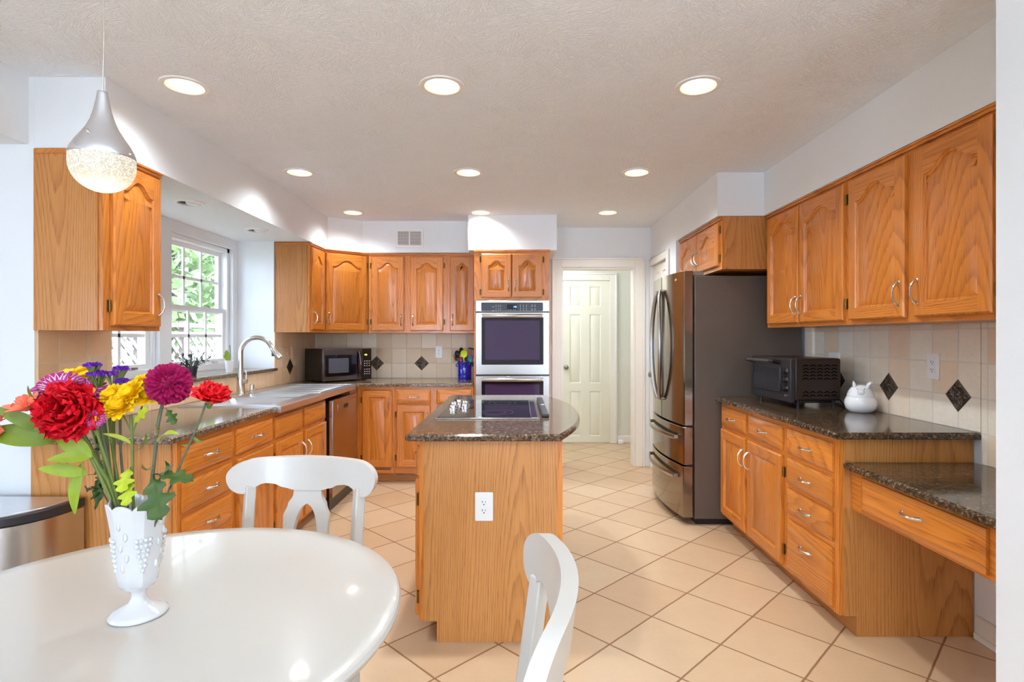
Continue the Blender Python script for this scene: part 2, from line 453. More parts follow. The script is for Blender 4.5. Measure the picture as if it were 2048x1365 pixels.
frame_window('window_3', 'y', -.4, .6, .95, 1.75, -3.34, 2)
frame_window('window_4', 'x', -3.2, -1.7, .2, 2.4, -7.06, 1)  # rear windows added for the fill, kept clear of the oven's reflection
frame_window('window_5', 'x', 1.3, 2.8, .2, 2.4, -7.06, 1)
# back wall with doorway, hall
DX0, DX1, DZ = .436, 1.19, 2.034
b = MB()
b.box(XL - WT, DX0, YB, YB + WT, 0, CEIL); b.box(DX1, 1.6, YB, YB + WT, 0, CEIL); b.box(DX0, DX1, YB, YB + WT, DZ, CEIL)
struct(b.build('wall_back', M['wall'], smooth=0), 'painted back wall with the doorway')
b = MB()
b.box(-.6, .53, 6.93, 7.05, 0, CEIL); b.box(1.138, 1.9, 6.93, 7.05, 0, CEIL); b.box(.53, 1.138, 6.93, 7.05, 2.03, CEIL)
b.box(-.72, -.6, YB + WT, 7.05, 0, CEIL); b.box(1.9, 2.02, YB + WT, 7.05, 0, CEIL)
b.box(.4, 1.3, 7.3, 7.4, 0, CEIL)
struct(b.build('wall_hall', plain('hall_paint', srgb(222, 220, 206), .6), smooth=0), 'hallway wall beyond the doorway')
# right wall, fridge alcove
PX = 1.351
b = MB()
b.box(PX, PX + WT, 4.76, 5.02, 0, CEIL); b.box(PX, PX + WT, 5.62, YB, 0, CEIL); b.box(PX, PX + WT, 5.02, 5.62, 2.04, CEIL)
struct(b.build('wall_closet', M['wall'], smooth=0), 'painted wall with the closet door')
struct(MB().box(PX + WT, XR + WT, 4.80, 4.88, 0, CEIL).build('wall_alcove', M['wall'], smooth=0), 'end wall of the fridge alcove')
struct(MB().box(XR, XR + WT, 1.47, 4.80, 0, CEIL).build('wall_right', M['wall'], smooth=0), 'painted wall behind the desk and fridge')
struct(MB().box(PX + WT, 2.1, YB, YB + WT, 0, CEIL).box(2.1, 2.2, 4.88, YB + WT, 0, CEIL).build('wall_closet_inside', M['wall'], smooth=0), 'closet inner wall')
struct(MB().box(1.2647, 2.87, 1.35, 1.47, 0, CEIL).build('wall_stub', M['wall'], smooth=0), 'white end wall in the foreground beside the desk')
struct(MB().box(2.8, 2.9, -7.0, 1.35, 0, CEIL).build('wall_dining', M['wall'], smooth=0), 'wall of the dining end')
# soffits: m0 paint, m1 textured underside
def soffit(name, poly, z0, label):
    return struct(MB().prism(poly, z0, CEIL, 0, mb=1).build(name, [M['wall'], M['ceiling']], smooth=0), label)
soffit('trim_soffit_left', [(XL, 2.386), (-1.775, 2.386), (-1.775, 5.16), (-1.50, 5.345), (-.46, 5.345), (-.46, YB), (XL, YB)], SOF, 'white soffit above the sink side cabinets')
soffit('trim_soffit_oven', [(-.46, 5.075), (.35, 5.075), (.35, YB), (-.46, YB)], 2.118, 'white boxed soffit above the wall oven')
soffit('trim_soffit_right', [(XR, 1.47), (1.667, 1.47), (1.667, 3.77), (PX, 3.77), (PX, 4.76), (XR, 4.76)], 2.146, 'white soffit above the desk side cabinets and fridge')

# windows in the recess
def double_hung(name, y0, y1, z0, z1):
    """frame set back in the drywall opening, upper sash behind lower sash, grilles, glass"""
    root = thing(name, None, None, (-2.47, (y0 + y1) / 2, z0)); root['kind'] = 'structure'; root['label'] = 'white double hung window with grilles over the sink'
    X = -2.44
    f = MB(); t = .035
    for a in ((y0, y0 + t, z0, z1), (y1 - t, y1, z0, z1), (y0, y1, z0, z0 + .05), (y0, y1, z1 - t, z1)):
        f.box(X - .08, X + .02, *a)
    f.build('window_frame', M['vinyl'], root, bevel=.003, world=True)
    zm = z0 + .05 + (z1 - z0 - .085) * .47
    def sash(nm, xa, xb, za, zb):
        s = MB(); r = .035; a, c = y0 + t, y1 - t
        s.box(xa, xb, a, a + r, za, zb); s.box(xa, xb, c - r, c, za, zb); s.box(xa, xb, a + r, c - r, za, za + r); s.box(xa, xb, a + r, c - r, zb - r, zb)
        xm = (xa + xb) / 2
        for k in (1, 2):
            u = a + r + (c - a - 2 * r) * k / 3; s.box(xm - .006, xm + .006, u - .011, u + .011, za + r, zb - r)
        w = (za + zb) / 2; s.box(xm - .006, xm + .006, a + r, c - r, w - .011, w + .011)
        o = s.build(nm, M['vinyl'], root, world=True)
        g = MB().box(xm - .002, xm + .002, a + r, c - r, za + r, zb - r); g.build('pane', M['glass'], o, world=False).location = (-root.location[0], -root.location[1], -root.location[2])
    sash('upper_sash', X - .065, X - .035, zm - .03, z1 - t)
    sash('lower_sash', X - .03, X, z0 + .05, zm + .015)
    MB().box(X, X + .02, (y0 + y1) / 2 + .18, (y0 + y1) / 2 + .24, z0 + .055, z0 + .068).build('sash_lift', M['nickel'], root, world=True)
double_hung('window_1', 2.88, 3.70, 1.06, 2.055)
double_hung('window_2', 3.825, 4.645, 1.06, 2.055)

# doorway casing, doors
def casing(name, x0, x1, ztop, y, w=.09, side=-1, t=.02, label=''):
    b = MB()
    for a, c, z0, z1 in ((x0 - w, x0, 0, ztop + w), (x1, x1 + w, 0, ztop + w), (x0, x1, ztop, ztop + w)):
        b.box(a, c, y, y + side * t, z0, z1)
    k = .02
    b.box(x0 - w, x0 - w + k, y, y + side * (t + .01), 0, ztop + w); b.box(x1 + w - k, x1 + w, y, y + side * (t + .01), 0, ztop + w)
    b.box(x0 - w + k, x1 + w - k, y, y + side * (t + .01), ztop + w - k, ztop + w)
    o = b.build(name, M['trim'], bevel=.004); return struct(o, label)
casing('trim_doorway', DX0, DX1, DZ, YB, .095, label='cream casing around the doorway to the hall')
b = MB(); b.box(DX0, DX0 + .018, YB - .001, YB + WT, 0, DZ); b.box(DX1 - .018, DX1, YB - .001, YB + WT, 0, DZ); b.box(DX0 + .018, DX1 - .018, YB, YB + WT, DZ - .018, DZ)
struct(b.build('trim_door_jamb', M['trim'], smooth=0), 'cream jamb lining the doorway')
casing('trim_hall_door', .53, 1.138, 2.03, 6.93, .09, label='cream casing around the hall door')
def panel_door(name, w, h, loc, rz, knob_x, mat, label, rows=((.08, .64), (.74, 1.60), (1.70, 1.95))):
    root = thing(name, None, None, loc, rz); root['kind'] = 'structure'; root['label'] = label
    b = MB(); b.box(0, w, .012, .035, 0, h)
    cols = ((.11, w / 2 - .055), (w / 2 + .055, w - .11))
    xs = [0] + [v for c in cols for v in c] + [w]
    zs = [0] + [v for r in rows for v in r] + [h]
    for i in range(len(xs) - 1):
        for j in range(len(zs) - 1):
            x0, x1, z0, z1 = xs[i], xs[i + 1], zs[j], zs[j + 1]
            if i % 2 and j % 2:
                L = [(x0, x1, z0, z1, 0), (x0 + .012, x1 - .012, z0 + .012, z1 - .012, .01), (x0 + .035, x1 - .035, z0 + .035, z1 - .035, .002)]
                for k in range(2):
                    A, B = L[k], L[k + 1]
                    q = lambda T: [(T[0], T[4], T[2]), (T[1], T[4], T[2]), (T[1], T[4], T[3]), (T[0], T[4], T[3])]
                    b.add(q(A) + q(B), [(e, (e + 1) % 4, 4 + (e + 1) % 4, 4 + e) for e in range(4)])
                b.add(q(L[2]), [(0, 1, 2, 3)])
            else:
                b.add([(x0, 0, z0), (x1, 0, z0), (x1, 0, z1), (x0, 0, z1)], [(0, 1, 2, 3)])
    b.box(0, .001, 0, .035, 0, h); b.box(w - .001, w, 0, .035, 0, h)
    b.build('door_slab', mat, root, smooth=20)
    if knob_x is not None:
        k = MB(); k.tube([(knob_x, 0, .94), (knob_x, -.008, .94)], .032, 20); k.tube([(knob_x, -.008, .94), (knob_x, -.035, .94)], .011, 12)
        k.tube([(knob_x, -.03, .94), (knob_x, -.04, .94), (knob_x, -.055, .94), (knob_x, -.062, .94)], [.018, .028, .027, .015], 20)
        k.build('knob', M['brass_dull'], root)
    return root
M['brass_dull'] = plain('dull_nickel_knob', srgb(150, 142, 126), .3, 1)
panel_door('door_1', .608, 2.02, (.53, 6.935, .005), 0, .065, M['cream'], 'cream six panel door with a round knob in the hall')
panel_door('door_2', .60, 2.03, (PX - .0 + .012, 5.62, .005), -pi / 2, .06, M['trim'], 'white six panel closet door beside the fridge')
b = MB(); w = .07
b.box(PX, PX - .02, 5.02 - w, 5.02, 0, 2.04 + w); b.box(PX, PX - .02, 5.62, 5.66, 0, 2.04 + w); b.box(PX, PX - .02, 5.02, 5.62, 2.04, 2.04 + w)
struct(b.build('trim_closet_door', M['trim'], bevel=.004), 'white casing around the closet door')
b = MB(); b.box(1.23, 1.9, 6.915, 6.93, 0, .09)
struct(b.build('baseboard_hall', M['trim'], bevel=.004), 'white baseboard in the hall')
tag(MB().box(1.235, 1.295, 6.85, 6.91, 0, .045).build('door_stop_box', M['plate'], bevel=.006), 'small white box on the hall floor beside the door casing', 'box')
struct(MB().box(XR - .015, XR, 1.475, 2.43, 0, .105).box(XR - .02, XR, 1.475, 2.43, 0, .03).build('baseboard_right', M['trim'], bevel=.004), 'white baseboard under the desk')

# backsplash tile fields
def backsplash(name, boxes, mat, label):
    b = MB()
    for q in boxes: b.box(*q)
    return struct(b.build(name, mat, smooth=0), label)
T = .008
bs_b = backsplash('trim_backsplash_back', [(XL + T, -.405, YB - T, YB, .907, 1.366)], M['bs_back'], 'beige travertine backsplash on the back wall')
bs_r = backsplash('trim_backsplash_right', [(XR - T, XR, 2.405, 3.88, .907, 1.384), (XR - T, XR, 1.475, 2.40, .771, 1.384)], M['bs_side'], 'pale travertine backsplash behind the toaster oven')
bs_l = backsplash('trim_backsplash_left', [(XL, XL + T, 2.395, 2.83, .907, 1.366), (XL, XL + T, 4.72, YB, .907, 1.366), (XL, XL + T, 2.83, 4.72, .907, 1.035)], M['bs_left'], 'tan travertine backsplash behind the sink')
def diamond(parent, c, axis, h=.074):
    b = MB(); e = .004 if axis != 'y' else 0
    def P(u, w, d):
        if axis == 'b': return (c[0] + u, YB - T - d, c[1] + w)
        if axis == 'r': return (XR - T - d, c[0] + u, c[1] + w)
        return (XL + T + d, c[0] + u, c[1] + w)
    o4 = [(h, 0), (0, h), (-h, 0), (0, -h)]; k = .86
    for a, bb, m in ((1, k, 1), (k, k * .98, 0)):
        d0, d1 = (.002, .005) if m else (.005, .003)
        b.add([P(u * a, w * a, d0) for u, w in o4] + [P(u * bb, w * bb, d1) for u, w in o4], [(i, (i + 1) % 4, 4 + (i + 1) % 4, 4 + i) for i in range(4)], m)
    b.add([P(u, w, 0) for u, w in o4] + [P(u, w, .002) for u, w in o4], [(i, (i + 1) % 4, 4 + (i + 1) % 4, 4 + i) for i in range(4)], 1)
    b.add([P(u * k * .98, w * k * .98, .003) for u, w in o4], [(0, 1, 2, 3)], 0)
    o = b.build('accent_tile', [M['accent'], M['accent_rim']], parent, smooth=0)
    o['label'] = 'dark metal diamond accent tile'
for x in (-1.446, -.988, -.530): diamond(bs_b, (x, 1.055), 'b')
for y in (2.527, 3.0, 3.475): diamond(bs_r, (y, 1.054), 'r')
diamond(bs_l, (5.03, 1.054), 'l')
# ================================================================ cabinetry
def arch_pts(x0, x1, zb, zs, rise, n=22):
    """closed outline: bottom left, bottom right, right shoulder ... arch ... left shoulder"""
    pts = [(x0, zb), (x1, zb)]
    if rise <= 0: return pts + [(x1, zs), (x0, zs)], 2, 4
    for k in range(n + 1):
        u = 1 - 2 * k / n
        a = min(1, abs(u) / .86)
        pts.append((x0 + (x1 - x0) * (u + 1) / 2, zs + rise * .5 * (1 + cos(pi * a ** 1.15))))
    return pts, 2, len(pts)
def inset(pts, d):
    n = len(pts); out = []
    for i in range(n):
        p, q, r = pts[i - 1], pts[i], pts[(i + 1) % n]
        a = Vector((q[0] - p[0], q[1] - p[1])); b = Vector((r[0] - q[0], r[1] - q[1]))
        a.normalize(); b.normalize()
        na, nb = Vector((-a.y, a.x)), Vector((-b.y, b.x))
        m = na + nb; l = m.length
        m = m / l if l > 1e-6 else na
        s = d / max(.45, m.dot(na))
        out.append((q[0] + m.x * s, q[1] + m.y * s))
    return out
def door_mb(w, h, rise=.055, st=.058, t=.02):
    b = MB(); e = .007
    if w < .2: st = .045
    o0 = [(0, 0), (w, 0), (w, h), (0, h)]; o1 = [(e, e), (w - e, e), (w - e, h - e), (e, h - e)]
    zs = h - st - (rise if rise > 0 else 0)
    op, _, _ = arch_pts(st, w - st, st, zs, rise)
    y = -t
    b.add([(p[0], 0, p[1]) for p in o0] + [(p[0], y + e * .8, p[1]) for p in o0] + [(p[0], y, p[1]) for p in o1],
          [(i, (i + 1) % 4, 4 + (i + 1) % 4, 4 + i) for i in range(4)] + [(4 + i, 4 + (i + 1) % 4, 8 + (i + 1) % 4, 8 + i) for i in range(4)] + [(3, 2, 1, 0)], 0)
    q = lambda x0, x1, z0, z1, m: b.add([(x0, y, z0), (x1, y, z0), (x1, y, z1), (x0, y, z1)], [(0, 1, 2, 3)], m)
    q(e, st, e, h - e, 0); q(w - st, w - e, e, h - e, 0); q(st, w - st, e, st, 1)
    top = op[2:]
    vs = [(p[0], y, p[1]) for p in top] + [(p[0], y, h - e) for p in top]; n = len(top)
    b.add(vs, [(i, i + 1, n + i + 1, n + i) for i in range(n - 1)], 1)
    L = [(op, y), (inset(op, .003), y + .006), (inset(op, .008), y + .0075), (inset(op, .010), y + .0125), (inset(op, .040 if w > .22 else .028), y + .0015)]
    for (A, ya), (B, yb) in zip(L[:-1], L[1:]):
        n = len(A)
        b.add([(p[0], ya, p[1]) for p in A] + [(p[0], yb, p[1]) for p in B], [(i, (i + 1) % n, n + (i + 1) % n, n + i) for i in range(n)], 0)
    A, ya = L[-1]
    b.add([(p[0], ya, p[1]) for p in A], [tuple(range(len(A)))], 0)
    return b
def drawer_mb(w, h, t=.02):
    b = MB(); c = min(.028, h * .22)
    Ls = [(0, 0), (0, -.010), (.003, -.0115), (c, -t), (c + .001, -t)]
    rect = lambda i: [(i, i), (w - i, i), (w - i, h - i), (i, h - i)]
    for (i0, y0), (i1, y1) in zip(Ls[:-1], Ls[1:]):
        A, B = rect(i0), rect(i1)
        b.add([(p[0], y0, p[1]) for p in A] + [(p[0], y1, p[1]) for p in B], [(i, (i + 1) % 4, 4 + (i + 1) % 4, 4 + i) for i in range(4)], 0)
    b.add([(p[0], -t, p[1]) for p in rect(c + .001)], [(0, 1, 2, 3)], 0)
    b.add([(p[0], 0, p[1]) for p in rect(0)], [(3, 2, 1, 0)], 0)
    return b
def handle(parent, x, z, vertical, L=.098, y0=-.02):
    b = MB(); path = []; R = []
    n = 16
    for k in range(n + 1):
        u = -1 + 2 * k / n
        a = .5 * L * u; d = .026 * (1 - abs(u) ** 2.6)
        path.append((a, y0 - .004 - d)); R.append(.0042 + .0022 * abs(u) ** 3 - .0008 * (1 - abs(u)))
    P = [((x, q[1], z + q[0]) if vertical else (x + q[0], q[1], z)) for q in path]
    b.tube(P, R, 8, flat=(1.0, 1.25))
    for s in (-1, 1):
        c = (x, y0, z + s * .5 * L) if vertical else (x + s * .5 * L, y0, z)
        b.tube([c, (c[0], c[1] - .003, c[2]), (c[0], c[1] - .006, c[2])], [.0085, .008, .004], 10)
    return b.build('handle', M['nickel'], parent)
def hinge(parent, x, z):
    b = MB(); b.box(x - .009, x + .009, -.004, 0, z - .026, z + .026); b.tube([(x, -.007, z - .026), (x, -.007, z + .026)], .0048, 8)
    return b.build('hinge', M['brass'], parent)
def add_door(root, x0, x1, z0, z1, hs, arch=True, hz=None, hinge_side=None, no_handle=False, yoff=0):
    """hs: side of the handle ('l' or 'r')"""
    w, h = x1 - x0, z1 - z0
    rise = 0 if not arch else min(.06, w * .17)
    d = door_mb(w, h, rise).build('door', [M['oak_v'], M['oak_h']], root, loc=(x0, -.001 + yoff, z0), smooth=24)
    if not no_handle:
        hx = .026 if hs == 'l' else w - .026
        handle(d, hx, (hz - z0) if hz else (.105 if arch else h - .12), True)
    hgx = w + .010 if hs == 'l' else -.010
    for k in (.085, h - .085) if h > .5 else (.05, h - .05): hinge(d, hgx, k)
    return d
def add_drawer(root, x0, x1, z0, z1, hz=None, no_handle=False):
    w, h = x1 - x0, z1 - z0
    d = drawer_mb(w, h).build('drawer', [M['oak_h']], root, loc=(x0, -.001, z0), smooth=24)
    if not no_handle: handle(d, w / 2, hz if hz else h / 2, False)
    return d
def carcass(root, w, depth, z0, z1, stiles, rails, toe=0, side_l=None, side_r=None, moulding=False, open_back=False, ft=.02):
    """face frame at y 0..ft; box behind. stiles: x ranges full height, rails: (x0, x1, z0, z1)"""
    b = MB(); b.box(.0, w, ft, depth, z0 + toe, z1, 0)
    if toe: b.box(.0, w, .075, depth, z0, z0 + toe, 1)
    b.build('carcass', [M['lam_v'], M['lam_h']], root, smooth=0)
    f = MB()
    for a, c in stiles: f.box(a, c, 0, ft, z0 + toe, z1, 0)
    for a, c, e, g in rails: f.box(a, c, .0004, ft, e, g, 1)
    f.build('face_frame', [M['oak_v'], M['oak_h']], root, smooth=0)
    if side_l is not None or side_r is not None:
        for sgn, sd in ((0, side_l), (1, side_r)):
            if sd is None: continue
            x0, x1 = (-.006, 0) if sgn == 0 else (w, w + .006)
            poly = [(.02, z0 + toe), (.075, z0 + toe), (.075, z0)] if toe else [(.02, z0)]
            poly = poly + [(depth, z0), (depth, z1), (.02, z1)]
            s = MB(); n = len(poly)
            s.add([(x0, p[0], p[1]) for p in poly] + [(x1, p[0], p[1]) for p in poly], [(i, (i + 1) % n, n + (i + 1) % n, n + i) for i in range(n)] + [tuple(range(n)), tuple(range(n, 2 * n))])
            s.build('side_panel', [M['lam_side']], root, smooth=0)
    if moulding:
        g = MB(); g.box(-.001, w + .001, -.012, .004, z1 - .022, z1, 0); g.box(-.001, w + .001, -.02, .0, z1 - .009, z1, 0)
        if side_l is not None: g.box(-.012, -.006, .0, depth - .005, z1 - .022, z1, 0)
        g.build('top_moulding', M['oak_h'], root, bevel=.003)
M['lam_side'] = wood('oak_laminate_side', axis='z', rings=74, rough=.38, coat=.1, A=2.6, **LAM)
# the side panels lie in the local YZ plane
def wood_side(name, key):
    m = wood(name, axis='z', rings=30, rough=.4, coat=.1, **LAM)
    return m
BASE_T = .876
RZ = {'left': pi / 2, 'back': 0, 'right': -pi / 2}
DZS = [(.716, .843), (.559, .687), (.407, .532), (.111, .372)]

# ---- left run: local x = Y - Y0, face at X = -1.46
XF = -1.46
def left(name, label, y0, group=None, cat='cabinet'): return thing(name, label, cat, (XF, y0, 0), pi / 2, group)
r = left('drawer_base_cabinet', 'oak drawer cabinet at the end of the sink counter beside the trash can', 2.371)
w = 2.833 - 2.371
carcass(r, w, .618, 0, BASE_T, [(0, .035), (w - .029, w)], [(.035, w - .029, .843, BASE_T), (.035, w - .029, .687, .716), (.035, w - .029, .532, .559), (.035, w - .029, .372, .407), (.035, w - .029, .09, .111)], toe=.09, side_l=1)
for z0, z1 in DZS: add_drawer(r, .027, w - .024, z0, z1, (z1 - z0) - .065)
r = left('base_cabinet', 'oak cabinet with one drawer over a door between the drawer stack and the sink', 2.834)
w = 3.288 - 2.834
carcass(r, w, .618, 0, BASE_T, [(0, .03), (w - .03, w)], [(.03, w - .03, .843, BASE_T), (.03, w - .03, .687, .716), (.03, w - .03, .09, .12)], toe=.09)
add_drawer(r, .02, w - .02, .716, .843); add_door(r, .02, w - .02, .111, .690, 'r', arch=False)
r = left('sink_base_cabinet', 'oak cabinet under the sink with two false drawer fronts', 3.289)
w = 4.185 - 3.289
carcass(r, w, .618, 0, .70, [(0, .03), (w / 2 - .025, w / 2 + .025), (w - .02, w)], [(.03, w - .03, .67, .70), (.03, w - .03, .09, .12)], toe=.09)
f = MB(); f.box(0, w, 0, .02, .70, BASE_T - .005, 0); f.box(0, .02, .02, .6, .70, .87, 0); f.box(w - .02, w, .02, .6, .70, .87, 0); f.build('top_rail', M['oak_h'], r, smooth=0)
for a, c, s in ((.02, w / 2 - .022, 'r'), (w / 2 + .022, w - .02, 'l')):
    add_drawer(r, a, c, .716, .843, no_handle=True); add_door(r, a, c, .111, .690, s, arch=False)
# corner filler between dishwasher and the back run
r = left('corner_filler_cabinet', 'oak filler cabinet in the corner between the dishwasher and the back counter', 4.805)
MB().box(0, .86, .001, .60, .09, BASE_T).box(0, .86, .075, .60, 0, .09).build('carcass', M['lam_v'], r, smooth=0)

# ---- back run: face at Y = 5.02
YF = 5.02
def back(name, label, x0, y=YF, group=None, cat='cabinet'): return thing(name, label, cat, (x0, y, 0), 0, group)
r = back('base_cabinet', 'narrow oak base cabinet with one tall door in the corner by the dishwasher', -1.458)
w = 1.458 - 1.122
carcass(r, w, .64, 0, BASE_T, [(0, .06), (w - .034, w)], [(.06, w - .034, .843, BASE_T), (.06, w - .034, .09, .12)], toe=.09)
add_door(r, .047, w - .033 + .014, .145, .838, 'r', arch=False)
r = back('base_cabinet', 'oak base cabinet with two drawers over two doors below the utensil crock', -1.121)
w = 1.121 - .408
carcass(r, w, .64, 0, BASE_T, [(0, .03), (w / 2 - .035, w / 2 + .025), (w - .03, w)], [(.03, w - .03, .843, BASE_T), (.03, w - .03, .690, .716), (.03, w - .03, .09, .145)], toe=.09)
for a, c, s in ((.022, .327, 'r'), (.388, .700, 'l')):
    add_drawer(r, a, c, .718, .845); add_door(r, a, c, .147, .707, s, arch=False)

# ---- right run: local x = Y0 - Y, face at X = 1.416
XG = 1.416
def right(name, label, y0, x=XG, group=None, cat='cabinet'): return thing(name, label, cat, (x, y0, 0), -pi / 2, group)
r = right('base_cabinet', 'oak base cabinet with two drawers over two doors beside the refrigerator', 3.862)
w = 3.862 - 2.934
carcass(r, w, .588, 0, BASE_T, [(0, .035), (.41, .48), (w - .03, w)], [(.035, w - .03, .843, BASE_T), (.035, w - .03, .687, .716), (.035, w - .03, .09, .12)], toe=.09)
for a, c, s in ((.025, .432, 'r'), (.468, .904, 'l')):
    add_drawer(r, a, c, .716, .843); add_door(r, a, c, .111, .690, s, arch=False)
r = right('drawer_base_cabinet', 'oak cabinet with four stacked drawers beside the desk', 2.932)
w = 2.932 - 2.452
carcass(r, w, .588, 0, BASE_T, [(0, .035), (w - .04, w)], [(.035, w - .04, .843, BASE_T), (.035, w - .04, .687, .716), (.035, w - .04, .532, .559), (.035, w - .04, .372, .407), (.035, w - .04, .09, .111)], toe=.09, side_r=1)
for z0, z1 in DZS: add_drawer(r, .025, w - .035, z0, z1, (z1 - z0) - .065 if z1 - z0 < .2 else (z1 - z0) - .09)

# ---- desk
r = thing('desk_drawer_unit', 'oak pencil drawer unit hung under the low desk counter', 'drawer', (1.468, 2.445, 0), -pi / 2)
w = 2.445 - 1.475
b = MB(); b.box(0, w, .0, .02, .563, .741); b.box(0, w, .02, .53, .60, .741); b.build('apron', M['oak_h'], r, smooth=0)
d = drawer_mb(.63, .145).build('drawer', M['oak_h'], r, loc=(.085, -.001, .577), smooth=24); handle(d, .315, .085, False)
def slab(name, label, poly, z0, z1, mat, cat, ch=.010):
    """countertop with a bevelled upper edge: poly counterclockwise"""
    b = MB(); a = sum(poly[i][0] * poly[(i + 1) % len(poly)][1] - poly[(i + 1) % len(poly)][0] * poly[i][1] for i in range(len(poly)))
    if a < 0: poly = poly[::-1]
    n = len(poly); top = inset(poly, ch); c = lambda P, z: [(p[0], p[1], z) for p in P]
    st = lambda A, B: b.add(A + B, [(i, (i + 1) % n, n + (i + 1) % n, n + i) for i in range(n)])
    bot = inset(poly, .003)
    st(c(bot, z0), c(poly, z0 + .003)); st(c(poly, z0 + .003), c(poly, z1 - ch * .8)); st(c(poly, z1 - ch * .8), c(top, z1))
    b.add(c(top, z1), [tuple(range(n))]); b.add(c(bot, z0), [tuple(range(n))[::-1]])
    o = b.build(name, mat, smooth=20); tag(o, label, cat); return o
TOP = .906
slab('desk_countertop', 'low dark granite desk counter a step below the toaster oven counter', [(1.43, 1.474), (XR - T, 1.474), (XR - T, 2.442), (1.43, 2.442)], .741, .771, M['quartz_dark'], 'countertop')
slab('countertop', 'dark granite countertop under the toaster oven and pig jar', [(1.373, 2.40), (XR - T, 2.40), (XR - T, 3.87), (1.373, 3.87)], .877, TOP, M['quartz_dark'], 'countertop')
slab('countertop', 'brown granite countertop running under the microwave and utensil crock', [(-1.432, 4.812), (-1.432, 4.93), (-1.375, 4.985), (-.41, 4.985), (-.41, YB - T), (XL + T, YB - T), (XL + T, 4.812)], .877, TOP, M['quartz'], 'countertop')
slab('countertop', 'brown granite countertop end between the sink and the trash can side', [(-1.432, 2.29), (-1.432, 3.287), (XL + T, 3.287), (XL + T, 2.376), (-2.07, 2.376), (-2.07, 2.29)], .877, TOP, M['quartz'], 'countertop')
slab('countertop', 'narrow granite strip behind the sink below the tile', [(-2.018, 3.289), (-2.018, 4.806), (XL + T + .001, 4.806), (XL + T + .001, 3.289)], .877, TOP, M['quartz'], 'countertop', ch=.003)
arc = [(.18 + .155 * sin(pi * k / 20), 2.358 + 1.625 * (k / 20 - .035 * sin(2 * pi * k / 20))) for k in range(21)]
poly = [(-.485, 3.983), (-.485, 2.375), (-.470, 2.358)] + arc
slab('countertop', 'brown granite island countertop with a curved end around the cooktop', poly, .877, TOP, M['quartz_island'], 'countertop')
slab('window_ledge', 'granite ledge under the two sink windows', [(-2.045, 2.835), (-2.045, 4.716), (-2.45, 4.716), (-2.45, 2.835)], 1.036, 1.060, M['quartz'], 'ledge', ch=.004)

# ---- island: face toward -X at X=-.431
r = thing('kitchen_island', 'freestanding oak island cabinet with an outlet on its end panel', 'island', (-.431, 3.90, 0), -pi / 2)
L = 3.90 - 2.408
b = MB(); b.box(0, L, .02, .612, .09, BASE_T, 0); b.box(0, L, .078, .612, 0, .09, 1); b.build('carcass', [M['lam_v'], M['lam_h']], r, smooth=0)
f = MB()
for a, c in ((0, .04), (L / 2 - .03, L / 2 + .03), (L - .04, L)): f.box(a, c, 0, .02, .09, BASE_T, 0)
for e, g in ((.843, BASE_T), (.687, .716), (.09, .13)): f.box(.04, L - .04, .0005, .02, e, g, 1)
f.build('face_frame', [M['oak_v'], M['oak_h']], r, smooth=0)
f = MB()
poly = [(.02, .09), (.078, .09), (.078, 0), (.600, 0), (.600, BASE_T), (.02, BASE_T)]; n = len(poly)
f.add([(L, p[0], p[1]) for p in poly] + [(L + .006, p[0], p[1]) for p in poly], [(i, (i + 1) % n, n + (i + 1) % n, n + i) for i in range(n)] + [tuple(range(n)), tuple(range(n, 2 * n))])
f.build('end_panel', [M['lam_side']], r, smooth=0)
MB().box(L - .02, L + .007, .600, .622, 0, BASE_T).build('corner_trim', M['oak_v'], r, smooth=0)
for k in range(2):
    a0 = .02 + k * (L / 2 + .005)
    for j in range(2):
        a = a0 + j * .358
        add_drawer(r, a, a + .345, .716, .843); add_door(r, a, a + .345, .105, .700, 'r' if j == 0 else 'l', arch=False)

# ---- upper cabinets
UB, UT = 1.362, 2.130
def upper(root, w, depth, z0, z1, doors, stiles, side_l=None, side_r=None, rb=.03, rt=.035):
    carcass(root, w, depth, z0, z1, stiles, [(.001, w - .001, z0 + .0005, z0 + rb), (.001, w - .001, z1 - rt, z1 - .0005)], side_l=side_l, side_r=side_r, moulding=True)
    for a, c, s in doors: add_door(root, a, c, z0 + .022, z1 - .035, s)
r = thing('wall_cabinet', 'single door oak wall cabinet hanging behind the glowing pendant', 'cabinet', (-1.785, 2.384, 0), pi / 2)
upper(r, .376, .293, 1.350, UT, [(.040, .360, 'r')], [(0, .045), (.335, .376)], side_l=1)
r = thing('wall_cabinet', 'narrow oak wall cabinet between the sink window and the corner cabinet', 'cabinet', (-1.785, 4.738, 0), pi / 2)
upper(r, .345, .293, UB, UT, [(.022, .325, 'l')], [(0, .035), (.315, .345)], side_l=1)
# diagonal corner cabinet
P0, P1 = Vector((-1.783, 5.085)), Vector((-1.452, 5.352))
dv = P1 - P0; ang = math.atan2(dv.y, dv.x); w = dv.length
r = thing('corner_wall_cabinet', 'oak corner wall cabinet set diagonally above the microwave', 'cabinet', (P0.x, P0.y, 0), ang)
inv = lambda x, y: ((Vector((x, y)) - P0).dot(dv.normalized()), (Vector((x, y)) - P0).dot(Vector((-dv.y, dv.x)).normalized()))
pl = [inv(*q) for q in ((XL + .002, 5.09), (XL + .002, YB - .002), (-1.458, YB - .002))]
pl = [(0.002, .02), *pl, (w - .002, .02)]
MB().prism(pl, UB, UT).build('carcass', M['lam_v'], r, smooth=0)
f = MB(); f.box(0, .02, 0, .02, UB, UT, 0); f.box(w - .02, w, 0, .02, UB, UT, 0); f.box(.02, w - .02, .0004, .02, UB, UB + .03, 1); f.box(.02, w - .02, .0004, .02, UT - .035, UT, 1)
f.build('face_frame', [M['oak_v'], M['oak_h']], r, smooth=0)
